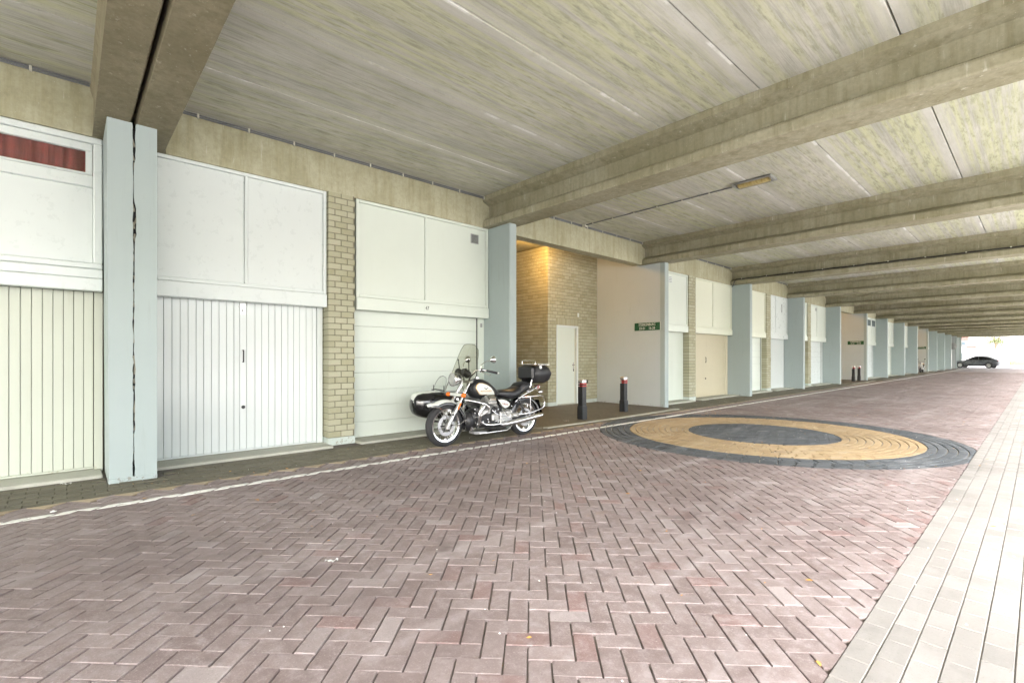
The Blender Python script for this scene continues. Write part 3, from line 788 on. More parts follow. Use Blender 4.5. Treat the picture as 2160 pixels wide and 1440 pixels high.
MB().box((-.027,28.05-27.15,3.75),(-.02,28.25-27.15,3.9)).build('vent_cover', M['grille'], ub)
for i in (6, 7, 8, 10, 11, 12):
    ua, da, ub, db = bay(i, (None, (PIL[i][1]+FIN_R[i+1])/2-.1), (M['cream'],M['cream'],M['cream'],M['cream'] if i % 2 else M['white']), ('rib','sectional'))
    if i == 6:
        for q in (0,1):
            L = FIN_R[7]-FT-.02-PIL[6][1]; y0 = .12+q*(L/2-.02); fr_ = MB().box((-.027,y0,3.45),(-.012,y0+L/2-.24,3.95), .004).build('window', M['white'], ub)
            MB().box((-.014,y0+.05,3.5),(-.009,y0+L/2-.29,3.9)).build('pane', plain('far_pane', (.16,.2,.21), .1), fr_)
# added dark wall blocking light behind the garage fronts; plain facade at both ends
for i in range(-2, 15):
    if i in RECESS: continue
    a = -12 if i == -2 else (-5.05 if i == -1 else (.55 if i == 0 else FIN_R[i]-.1)); b = -5.05 if i == -2 else (.55 if i == -1 else FIN_R[i+1]-.08)
    x0 = -7.72 if i in (-2,14) else -8.12
    struct(MB().box((x0-.1,a,-.03),(x0,b,4.9)).build('light_stop_wall', M['cream'] if i in (-2,14) else M['mortar']))
struct(MB().box((-20,88.3-.2,-.03),(-7.3,88.35,9.)).build('end_wall', M['fin_end']))

# ------------------------------------------------------------------ brick recess
M['plaster'] = paint('recess_plaster', (.33,.30,.24), .8, (.2,.17,.1), .5)
for i in sorted(RECESS):
    a, b = FIN_R[i], FIN_R[i+1]-FT
    struct(MB().box((-12.5,a,-.03),(-12.4,b,4.9)).build('recess_back_wall', M['plaster']))
    struct(MB().box((-12.5,a,4.57),(XF-.292,b,4.65)).build('recess_ceiling', M['fascia']))
BX, BY0, BY1 = -9.4, 10.0, 12.255
st = empty('brick_storeroom', (BX, BY0, 0))
MB().box((-2.9,.012,-.02),(-.012,BY1-BY0,2.335)).build('mortar', M['mortar'], st) if False else None
mo = MB(); mo.box((-2.9,.012,-.02),(-.2,BY1-BY0-.002,4.565)); mo.box((-.2,.012,-.02),(-.012,.36,4.565)); mo.box((-.2,1.335,-.02),(-.012,BY1-BY0-.002,4.565)); mo.box((-.2,.36,2.34),(-.012,1.335,4.565))
mo.build('mortar', M['mortar'], st)
cand = []
for a, b, z, zz in brick_rows(BY1-BY0-.004, .12, 4.56):
    for (p, q) in ([(a,b)] if zz < .1 else [(a,b)]):
        if z < 2.53 and q > .365 and p < 1.33:
            if z >= 2.33:
                if p < .345: q = min(q,.345)
                elif q > 1.35: p = max(p,1.35)
                else: continue
            else:
                if p < .36: q = min(q,.36)
                elif q > 1.335: p = max(p,1.335)
                else: continue
            if q-p < .02: continue
        cand.append(('r',p,q,z,zz))
for k in range(15): cand.append(('r', .352+k*.0665, .352+k*.0665+.056, 2.335, 2.525))
for a, b, z, zz in brick_rows(2.6, .12, 4.56, start=1): cand.append(('l',a,b,z,zz))
rest = MB(); random.shuffle(cand); cand.sort(key=lambda q: 0 if q[0] == 'r' else 1+q[1]); ni = 0
for sd_, a, b, z, zz in cand:
    e = random.uniform(-.002,.002); ind = ni < 300 and sd_ == 'r'; t_ = MB() if ind else rest
    if sd_ == 'r': t_.tb((-.06,max(a,.001),z),(e,b,zz), .004)
    else: t_.tb((-b,e-.001,z),(-a-(.0605 if a < .001 else 0),.06,zz), .004)
    if ind: t_.build('brick', M['brick'], st, fix=False); ni += 1
stuff(rest.build('bricks', M['brick'], st, fix=False))
MB().box((-2.6,-.008,-.02),(.008,.358,.11), .006).build('plinth', M['plinth'], st)
MB().box((-.1,1.337,-.02),(.008,BY1-BY0-.004,.11), .006).build('plinth', M['plinth'], st)
dr = MB(); dr.box((-.12,.362,.0),(.006,.40,2.33), .004); dr.box((-.12,1.26,.0),(.006,1.333,2.33), .004); dr.box((-.12,.40,2.27),(.006,1.26,2.33), .004)
dd = dr.build('door_frame', M['white'], st)
door = MB().box((-.11,.402,.035),(-.03,1.2,2.268), .004).build('door', M['cream'], st)
MB().box((-.03,1.12,1.0),(-.022,1.16,1.24), .003).build('lock_plate', M['metal'], door)
MB().tube([(-.03,1.14,1.17),(.02,1.14,1.17),(.024,1.13,1.17),(.024,1.03,1.168)], .009, 6).build('door_handle', M['black_plastic'], door, 40)
MB().box((-.03,1.125,.98),(-.015,1.155,1.05), .004).build('cylinder_lock', M['black_plastic'], door)
MB().box((-.13,1.2,.02),(-.06,1.262,2.27)).build('door_rebate', M['beige_door'], st)
MB().box((-.12,.40,.0),(.02,1.26,.03)).build('door_step', M['sill'], st)
MB().box((-.003,1.275,2.60),(.03,1.345,2.72), .006).build('light_sensor', M['white'], st)
MB().box((-.003,1.72,.60),(.006,1.80,.70), .002).build('air_vent', M['gap'], st)
tag(st, 'yellow brick storeroom with a white door inside the recess behind the motorcycle', 'brick wall')
# lamp that lights the recess
lp = empty('ceiling_lamp', (-9.0,9.2,4.57))
MB().lathe([(.001,-.05),(.10,-.05),(.115,-.03),(.115,0)], 20, 'z').build('lamp_base', M['white'], lp, 40)
tl = NT('lamp_globe_lit'); tl.b.inputs['Emission Color'].default_value = (1,.62,.22,1); tl.b.inputs['Emission Strength'].default_value = 8; tl.set((.9,.7,.4), .4)
MB().lathe([(.001,-.085),(.05,-.08),(.082,-.05),(.085,-.04)], 20, 'z').build('lamp_globe', tl.mat, lp, 60)
ll = bpy.data.lights.new('lamp_light', 'POINT'); ll.energy = 12; ll.color = (1,.55,.16); ll.shadow_soft_size = .07
lo = bpy.data.objects.new('lamp_light', ll); C.objects.link(lo); lo.parent = lp; lo.location = (0,0,-.17)
tag(lp, 'lit orange ceiling lamp hidden behind the fascia of the brick recess', 'lamp')
for i, e in ((5,16),(9,16)):
    a = FIN_R[i]; l2 = copy_tree(lp); l2.location = (-9.0, a+2.6, 4.57); tag(l2, 'lit orange ceiling lamp inside the %s recess' % ('second' if i == 5 else 'third'), 'lamp')
for i in (5,9,13):   # plain brick storerooms of the far recesses
    s_ = empty('brick_storeroom', (BX, FIN_R[i]+3.4, 0)); MB().box((-2.9,0,-.02),(-.01,FIN_R[i+1]-FT-FIN_R[i]-3.402,4.56)).build('mortar', M['mortar'], s_)
    rb = MB()
    for a, b, z, zz in brick_rows(FIN_R[i+1]-FT-FIN_R[i]-3.41, .05, 4.5): rb.tb((-.05,a,z),(0,b,zz))
    stuff(rb.build('bricks', M['brick'], s_, fix=False)); tag(s_, 'brick storeroom deep inside the %s recess along the row' % {5:'second',9:'third',13:'last'}[i], 'brick wall')

# ------------------------------------------------------------------ street signs
for i, l1, l2, od in ((2,'STERKENBURG','33-51    16-28','nearest'),(6,'STERKENBURG','33-51    16-28','second'),(10,'STERKENBURG','1-14','farthest')):
    yw = FIN_R[i]-FT-.005; sg = empty('street_sign', (-7.617, yw, 2.277))
    MB().box((-.417,-.012,-.113),(.417,-.002,.113), .003).build('sign_board', M['sign'], sg)
    ed = MB()
    for a, b, c, d in ((-.425,-.417,-.121,.121),(.417,.425,-.121,.121),(-.425,.425,.113,.121),(-.425,.425,-.121,-.113)): ed.box((a,-.013,c),(b,-.001,d))
    ed.build('sign_edge', M['cream'], sg)
    text(l1, .105, 'lettering', M['letter'], sg, (0.0,-.0135,.052), (R(90),0,0), sx=.78)
    text(l2, .105, 'lettering', M['letter'], sg, (0.0 if i != 10 else .25,-.0135,-.052), (R(90),0,0), sx=.86)
    tag(sg, 'green street name sign with white letters on the %s recess wall' % od, 'sign', 'green street signs')

# ------------------------------------------------------------------ bollards
M['bollard'] = plain('bollard_black', (.022,.024,.026), .45, var=.2); M['red'] = plain('band_red', (.5,.03,.025), .35); M['cap'] = plain('bollard_cap', (.62,.62,.62), .3, .9, var=.2)
M['bwhite'] = plain('band_white', (.75,.75,.73), .4)
def bollard(x, y, lab):
    b = empty('bollard', (x,y,0)); h = .068
    MB().prism([(-.078,-.078),(.078,-.078),(.078,.078),(-.078,.078)], 'z', -.02, .27).build('base', M['bollard'], b)
    MB().loft([[(-.078,-.078,.27),(.078,-.078,.27),(.078,.078,.27),(-.078,.078,.27)],[(-h,-h,.31),(h,-h,.31),(h,h,.31),(-h,h,.31)]]).build('collar', M['bollard'], b)
    MB().box((-h,-h,.31),(h,h,.815), .006).build('post', M['bollard'], b)
    MB().box((-h-.004,-h-.004,.815),(h+.004,h+.004,.895), .012).build('cap', M['cap'], b)
    for z in (.74,.79):
        MB().box((-h*.25,-h-.003,z),(h+.003,h+.003,z+.022)).build('red_band', M['red'], b)
        MB().box((-h-.003,-h-.003,z),(-h*.25-.0005,h+.003,z+.022)).build('white_band', M['bwhite'], b)
    tag(b, lab, 'bollard', 'black bollards before the recesses')
bollard(-6.97,8.54,'black bollard right behind the motorcycle'); bollard(-7.21,10.5,'black bollard between the motorcycle and the nearest green sign')
bollard(-7.24,33.3,'left one of the two far bollards under the second green sign'); bollard(-7.2,34.4,'right one of the two far bollards under the second green sign')

# ------------------------------------------------------------------ conduits, ceiling light, cable
for i in range(-1, 6):
    a = -5.0 if i < 0 else (.94 if i == 0 else beam_c[i]+.25); b = .19 if i < 0 else beam_c[i+1]-.25
    cn = empty('conduit', (XF+.03,a,ZS-.03))
    for k in (0,1): MB().tube([(.012+.0*k,0,-.026*k),(.012,b-a,-.026*k)], .011, 6).build('pipe', M['conduit'], cn, 60)
    y = .35
    while y < b-a: MB().box((-.01,y-.012,-.045),(.028,y+.012,.016), .003).build('clip', M['clip'], cn); y += .62
    tag(cn, 'pair of grey conduits along the ceiling edge %s' % ('above the red curtain' if i < 0 else 'above the motorcycle bay' if i == 0 else 'above the brick recess' if i == 1 else 'in the %s bay past the brick recess' % ORD[i-2]), 'conduit', 'conduits along the ceiling edge')
cn = empty('lamp_conduit', (-7.6,9.42,ZS-.02))
MB().tube([(0,0,-.01),(3.6,0,0)], .012, 6).build('pipe', M['conduit'], cn, 60)
x = .25
while x < 3.5: MB().box((x-.012,-.02,-.02),(x+.012,.02,.012), .003).build('clip', M['clip'], cn); x += .58
MB().box((-.06,-.05,-.05),(.04,.05,.02), .008).build('junction_box', M['clip'], cn)
tag(cn, 'thin conduit crossing the ceiling to the amber light', 'conduit')
cl = empty('ceiling_light', (-3.6,9.42,ZS))
MB().prism([(-.17,-.03),(-.15,-.05),(-.10,0),(.10,0),(.15,-.05),(.17,-.03),(.13,.012),(-.13,.012)], 'x', -.34, .34).build('housing', M['grille'], cl)
t = NT('amber_diffuser'); n = t.noise(t.coord('Object',(30,6,1)),1,3); t.set(t.mix(t.ramp(n,.35,.65),(.36,.27,.09),(.46,.38,.18)), .35); M['amber'] = t.mat
MB().prism([(-.085,0),(-.075,-.05),(-.045,-.075),(.045,-.075),(.075,-.05),(.085,0)], 'x', -.27, .27).build('diffuser', M['amber'], cl)
for sx_ in (-.345,.31): MB().prism([(-.165,-.04),(-.1,-.06),(.1,-.06),(.165,-.04),(.13,.005),(-.13,.005)], 'x', sx_, sx_+.035).build('end_cap', M['grille'], cl)
tag(cl, 'grey ceiling light with an amber diffuser between the second and third beams', 'ceiling light')
c4 = beam_c[3]; cb = empty('black_cable', (0,c4-.235,4.2)); rc = random.Random(2)
MB().tube([(-7.62,-.07,-.24),(-7.56,-.06,-.16),(-7.55,-.02,-.05)]+[(-7.5+.25*k, .03+.02*rc.random(), .03+.018*rc.random()) for k in range(34)], .018, 6).build('cable', M['black_plastic'], cb, 60)
for k in range(10): MB().sphere((-7.3+.85*k,.0,.05), .02, 8, 5).build('clip', M['clip'], cb)
tag(cb, 'black cable clipped along the flange of a beam past the brick recess', 'cable')
# ------------------------------------------------------------------ motorcycle with sidecar
M['gloss_black'] = plain('gloss_black', (.012,.012,.013), .18, var=.1, coat=.6); M['satin_black'] = plain('satin_black', (.018,.018,.02), .42)
M['leather'] = plain('seat_leather', (.016,.016,.018), .42, bump=.3); M['rubber'] = plain('tyre_rubber', (.022,.022,.023), .75, bump=.3)
M['chrome'] = plain('chrome', (.78,.78,.78), .14, 1.0, var=.04); M['alu'] = plain('cast_aluminium', (.50,.50,.49), .35, .85, var=.15); M['fork'] = plain('fork_silver', (.56,.57,.55), .3, .75)
M['ivory'] = plain('tank_ivory', (.66,.68,.64), .2, coat=.5); M['orange'] = plain('indicator_orange', (.85,.17,.01), .2); M['gold'] = plain('gold_leaf', (.55,.33,.10), .35, .4)
M['lens'] = plain('lamp_lens', (.55,.56,.55), .08, .6); M['disc'] = plain('brake_disc', (.52,.53,.55), .3, .7); M['dkred'] = plain('script_red', (.25,.03,.03), .4)
def tint_glass(name, col, gloss):
    q = NT(name); q.t.nodes.remove(q.b); tr = q.n('ShaderNodeBsdfTransparent'); tr.inputs[0].default_value = (*col,1); gl = q.n('ShaderNodeBsdfGlossy'); gl.inputs['Roughness'].default_value = .04
    mx = q.n('ShaderNodeMixShader'); mx.inputs[0].default_value = gloss; q.l(tr.outputs[0], mx.inputs[1]); q.l(gl.outputs[0], mx.inputs[2]); q.l(mx.outputs[0], q.out.inputs[0]); return q.mat
M['smoke'] = tint_glass('smoked_screen', (.85,.845,.80), .05); M['clear'] = tint_glass('clear_screen', (.93,.94,.92), .06)

def ell(y, w_, z0, z1, n=20, p=2.4, x=0.):
    zc, hz = (z0+z1)/2, (z1-z0)/2; g = []
    for k in range(n):
        a = 2*math.pi*k/n; ca, sa = math.cos(a), math.sin(a)
        g.append((x+w_*math.copysign(abs(ca)**(2/p),ca), y, zc+hz*math.copysign(abs(sa)**(2/p),sa)))
    return g
def wheel(parent, y, x, Rw, wd, rimr, disc=True, nsp=18):
    h = wd/2
    ty = MB().lathe([(rimr,-h*.8),(rimr+.03,-h),(Rw-.03,-h*.92),(Rw-.007,-h*.5),(Rw,-h*.15),(Rw,h*.15),(Rw-.007,h*.5),(Rw-.03,h*.92),(rimr+.03,h),(rimr,h*.8)], 48, 'x', (x,y,Rw), closed_prof=True).build('wheel', M['rubber'], parent, 50)
    MB().lathe([(rimr-.022,-h*.5),(rimr-.018,-h*.8),(rimr+.008,-h*.92),(rimr+.010,-h*.80),(rimr-.004,-h*.7),(rimr-.004,h*.7),(rimr+.010,h*.80),(rimr+.008,h*.92),(rimr-.018,h*.8),(rimr-.022,h*.5)], 48, 'x', (x,y,Rw), closed_prof=True).build('rim', M['chrome'], ty, 50)
    sp = MB()
    for k in range(nsp*2):
        a = 2*math.pi*k/(nsp*2); a2 = a+(.45 if k % 2 else -.45); s_ = .035 if (k//2) % 2 else -.035
        sp.tube([(x+s_,y+.045*math.cos(a2),Rw+.045*math.sin(a2)),(x+s_*.2,y+(rimr-.015)*math.cos(a),Rw+(rimr-.015)*math.sin(a))], .0032, 4, False)
    sp.build('spokes', M['chrome'], ty)
    MB().lathe([(.001,-.06),(.05,-.055),(.05,-.03),(.03,-.025),(.03,.025),(.05,.03),(.05,.055),(.001,.06)], 20, 'x', (x,y,Rw)).build('hub', M['alu'], ty, 40)
    if disc:
        MB().lathe([(.105,.055),(.158,.055),(.158,.061),(.105,.061)], 40, 'x', (x,y,Rw), closed_prof=True).build('brake_disc', M['disc'], ty, 40)
        car_ = MB()
        for k in range(6):
            a = 2*math.pi*k/6; car_.tube([(x+.058,y+.04*math.cos(a),Rw+.04*math.sin(a)),(x+.058,y+.115*math.cos(a),Rw+.115*math.sin(a))], .010, 6)
            car_.sphere((x+.064,y+.108*math.cos(a),Rw+.108*math.sin(a)), .009, 8, 5)
        car_.build('disc_carrier', M['satin_black'], ty, 40)
    return ty
mc = empty('motorcycle', (-6.3,4.39,0))
wheel(mc, -.05, 0, .335, .12, .248); wheel(mc, 1.65, 0, .33, .135, .245)
for s in (-1, 1):
    fk = MB().tube([(.105*s,-.065,.30),(.105*s,-.03,.37),(.105*s,.185,.70)], [.028,.033,.030], 12).build('fork_leg', M['fork'], mc, 40)
    MB().tube([(.105*s,.185,.70),(.105*s,.37,1.0)], .021, 12).build('fork_tube', M['chrome'], fk, 40)
    MB().box((.105*s-.03,-.09,.28),(.105*s+.03,-.025,.35), .01).build('axle_clamp', M['alu'], fk)
    if s > 0:
        fr = MB(); fr.m = Matrix.Translation((.14,.14,.63)) @ Euler((-R(28),0,0)).to_matrix().to_4x4(); fr.box((-.004,-.014,-.055),(.006,.014,.055), .003); fr.build('reflector', M['orange'], fk)
        MB().box((.085,.02,.40),(.135,.10,.52), .012).build('brake_caliper', M['satin_black'], fk)
# front mudguard: black skirts under an ivory crown
def guard(y0, z0, r, a0, a1, w_, n=22, flare=None, lift=0.):
    rings = []
    for k in range(n+1):
        a = R(a0+(a1-a0)*k/n); rings.append([(x_, y0+(r+dr)*math.cos(a), z0+(r+dr)*math.sin(a)) for x_, dr in ((-w_,-.05),(-w_*.98,-.015),(-w_*.7,.012+lift),(0,.022+lift),(w_*.7,.012+lift),(w_*.98,-.015),(w_,-.05))])
    if flare:
        for dy, dz, ww in flare: rings.append([(x_*ww, q_[1]+dy, q_[2]+dz) for x_, q_ in zip([v[0] for v in rings[-1]], rings[n])])
    return rings
fl = [(-.05,.004,.95),(-.10,.0,.8),(-.15,-.012,.5)]
mg = MB().loft(guard(-.05,.335,.375,-14,118,.08,flare=fl), closed=False).build('front_mudguard', M['gloss_black'], mc, 50)
cr = [[(g_[1][0]*1.03,g_[1][1],g_[1][2])]+g_[2:5]+[(g_[5][0]*1.03,g_[5][1],g_[5][2])] for g_ in guard(-.05,.335,.379,-14,118,.081,flare=fl,lift=.002)]
MB().loft(cr, closed=False).build('mudguard_stripe', M['ivory'], mg, 50)
MB().tube([(.09,-.34,.645),(.09,-.20,.625),(.10,-.09,.50),(.115,-.02,.36)], .008, 6).build('mudguard_stay', M['chrome'], mg, 50)
MB().tube([(.115,.03,.34),(.11,.15,.335),(.10,.26,.38),(.085,.33,.395)], .008, 6).build('mudguard_stay', M['chrome'], mg, 50)
MB().box((-.17,.17,.775),(.17,.22,.825), .012).build('lower_yoke', M['ivory'], mc)
MB().box((-.15,.33,.985),(.15,.41,1.02), .012).build('upper_yoke', M['alu'], mc)
hd = MB().lathe([(.03,.26),(.07,.24),(.095,.19),(.103,.13),(.103,.10)], 28, 'y', (0,0,1.045)).build('headlight', M['chrome'], mc, 50)
MB().lathe([(.001,.085),(.05,.088),(.09,.098),(.100,.108)], 28, 'y', (0,0,1.045)).build('lens', M['lens'], hd, 60)
MB().lathe([(.100,.095),(.108,.10),(.108,.125),(.1,.13)], 28, 'y', (0,0,1.045)).build('headlight_ring', M['chrome'], hd, 50)
for s in (-1,1):
    i_ = MB(); i_.m = Matrix.Translation((.085*s,.33,1.13)) @ Euler((R(-35),0,0)).to_matrix().to_4x4(); i_.lathe([(.02,-.11),(.05,-.09),(.062,-.04),(.064,.03),(.058,.04),(.001,.042)], 20, 'y'); i_.build('instrument', M['satin_black'], mc, 45)
    for yy, nm in ((.18,'indicator'),):
        q_ = MB(); q_.lathe([(.001,-.045),(.025,-.04),(.035,-.02),(.035,.01),(.02,.03),(.001,.035)], 14, 'y', (.205*s,yy,.80)); q_.build(nm, M['orange'], mc, 50)
    MB().tube([(.1*s,.2,.80),(.2*s,.195,.80)], .008, 6).build('indicator_stem', M['chrome'], mc)
# windscreen
def ws_pt(u, v):
    wv = [.245,.275,.285,.285,.27,.235,.205,.18,.14,.07][min(9,int(v*9))]; i0 = min(8,int(v*9)); q = v*9-i0
    tb = [.26,.30,.325,.335,.33,.305,.28,.265,.235,.14]; wv = tb[i0]*(1-q)+tb[i0+1]*q
    return (u*wv, .06+.36*v+.11*(u*wv/.30)**2, .86+.74*v+.012*(1-u*u))
NU, NV = 16, 26; vv = [ws_pt(-1+2*i/NU, j/NV) for j in range(NV+1) for i in range(NU+1)]; ff = []
for j in range(NV):
    for i in range(NU):
        u_ = abs(-1+2*(i+.5)/NU); v_ = (j+.5)/NV
        if v_ < .36 and u_ < .62*math.sqrt(max(0,1-(v_/.36)**2))+.02: continue
        ff.append((j*(NU+1)+i, j*(NU+1)+i+1, (j+1)*(NU+1)+i+1, (j+1)*(NU+1)+i))
ws = MB().add(vv, ff).build('windscreen', M['smoke'], mc, 60)
om = ws.modifiers.new('thick','SOLIDIFY'); om.thickness = .003
edge = [ws_pt(-1, j/NV) for j in range(NV+1)]+[ws_pt(-1+2*i/NU,1) for i in range(1,NU)]+[ws_pt(1, j/NV) for j in range(NV,-1,-1)]
MB().tube(edge, .0028, 5).build('screen_trim', M['satin_black'], ws, 60)
for s in (-1,1):
    cut = [ws_pt(s*(.64*math.sqrt(max(0,1-(v_/.37)**2))+.02), v_) for v_ in [.37*k/12 for k in range(13)]]; MB().tube([ws_pt(s,0)]+cut, .005, 5).build('screen_trim', M['chrome'], ws, 60)
    MB().tube([ws_pt(s*.5,.66),(s*.105,.36,1.02)], .009, 6).build('screen_strut', M['satin_black'], ws, 40)
    MB().sphere(ws_pt(s*.5,.66), .014, 8, 5).build('strut_bolt', M['satin_black'], ws, 60)
# handlebar
for s in (-1,1):
    hb = MB().tube([(.06*s,.38,1.02),(.10*s,.40,1.09),(.17*s,.43,1.185),(.26*s,.52,1.195),(.31*s,.60,1.175),(.37*s,.69,1.15)], .0125, 8).build('handlebar', M['chrome'], mc, 50)
    MB().tube([(.29*s,.565,1.183),(.385*s,.715,1.143)], .019, 10).build('grip', M['rubber'], hb, 50)
    MB().sphere((.392*s,.725,1.14), .02, 10, 6).build('bar_end', M['alu'], hb, 60)
    MB().box((.235*s-.03,.49,1.16),(.235*s+.03,.56,1.215), .01).build('switch_block', M['satin_black'], hb)
    MB().tube([(.25*s,.49,1.17),(.30*s,.53,1.135),(.36*s,.61,1.11)], .006, 6).build('brake_lever', M['chrome'], hb, 50)
    MB().tube([(.23*s,.50,1.21),(.235*s,.50,1.27),(.28*s,.56,1.33),(.33*s,.62,1.345)], .007, 6).build('mirror_stem', M['chrome'], hb, 50)
    mr = MB(); mr.m = Matrix.Translation((.345*s,.66,1.36)) @ Euler((R(10),0,R(-15*s))).to_matrix().to_4x4(); mr.lathe([(.012,-.06),(.03,-.045),(.055,-.01),(.062,.015),(.058,.022),(.001,.024)], 18, 'y'); mr.build('mirror', M['chrome'], hb, 50)
    MB().tube([(.20*s,.46,1.19),(.14*s,.36,1.08),(.11*s,.36,.98),(.10*s,.40,.86)], .006, 6).build('control_cable', M['satin_black'], hb, 60)
# tank
TK = [(.425,.06,.84,.93),(.45,.105,.78,.985),(.50,.142,.735,1.03),(.58,.165,.715,1.05),(.68,.165,.715,1.035),(.78,.150,.72,.995),(.88,.128,.725,.925),(.97,.10,.73,.855),(1.05,.06,.745,.795)]
tank = MB().loft([ell(*q, n=28, p=2.5) for q in TK]).build('fuel_tank', M['satin_black'], mc, 60)
def tank_x(y, z):
    for a, b in zip(TK, TK[1:]):
        if a[0] <= y <= b[0]:
            t_ = (y-a[0])/(b[0]-a[0]); w_, z0, z1 = [a[k]*(1-t_)+b[k]*t_ for k in (1,2,3)]; zz = min(.99,abs((z-(z0+z1)/2)/((z1-z0)/2))); return w_*(1-zz**2.5)**(1/2.5)
    return .05
tp = [(.485,.90),(.50,.945),(.54,.975),(.60,.972),(.68,.945),(.77,.895),(.84,.83),(.875,.775),(.84,.768),(.76,.782),(.68,.79),(.60,.788),(.545,.80),(.505,.85)]
def patch(poly, name, mat, parent, off, s=1, rings_=4):
    cy = sum(p[0] for p in poly)/len(poly); cz = sum(p[1] for p in poly)/len(poly); n_ = len(poly); vv = [(s*(tank_x(cy,cz)+off),cy,cz)]; ff = []
    for r_ in range(1,rings_+1):
        for p in poly:
            y, z = cy+(p[0]-cy)*r_/rings_, cz+(p[1]-cz)*r_/rings_; vv.append((s*(tank_x(y,z)+off),y,z))
    for i in range(n_): ff.append((0,1+i,1+(i+1)%n_))
    for r_ in range(rings_-1):
        for i in range(n_): ff.append((1+r_*n_+i,1+(r_+1)*n_+i,1+(r_+1)*n_+(i+1)%n_,1+r_*n_+(i+1)%n_))
    return MB().add(vv,ff).build(name, mat, parent, 60)
for s in (-1,1):
    big = [(.67+(y-.67)*1.05,.868+(z-.868)*1.07) for y,z in tp]
    patch(big, 'gold_line', M['gold'], tank, .0045, s, 7); tpn = patch(tp, 'tank_panel', M['ivory'], tank, .0075, s, 7)
text('MOTO GUZZI', .044, 'lettering', M['gold'], tank, (.1765,.655,.845), (R(90),0,R(90)), sx=.85)
MB().add([(.177,y,z) for y,z in [(.59,.905),(.635,.898),(.655,.885),(.675,.898),(.72,.91),(.685,.888),(.665,.872),(.65,.868),(.635,.883)]], [(0,1,8),(1,2,8),(2,7,8),(2,3,6),(2,6,7),(3,4,5),(3,5,6)]).build('eagle_emblem', M['satin_black'], tank)
MB().lathe([(.001,.03),(.03,.03),(.034,.02),(.034,-.01)], 18, 'z', (0,.60,1.05)).build('filler_cap', M['chrome'], tank, 40)
# seat
MB().loft([ell(*q, n=24, p=2.6) for q in [(.98,.07,.75,.80),(1.05,.115,.715,.835),(1.16,.155,.68,.845),(1.28,.178,.665,.835),(1.38,.172,.675,.865),(1.45,.15,.70,.90),(1.475,.145,.71,.895)]]).build('rider_seat', M['leather'], mc, 60)
MB().loft([ell(*q, n=24, p=2.6) for q in [(1.44,.13,.70,.90),(1.50,.145,.72,.95),(1.60,.14,.755,.968),(1.70,.125,.79,.955),(1.80,.10,.82,.925)]]).build('pillion_seat', M['leather'], mc, 60)
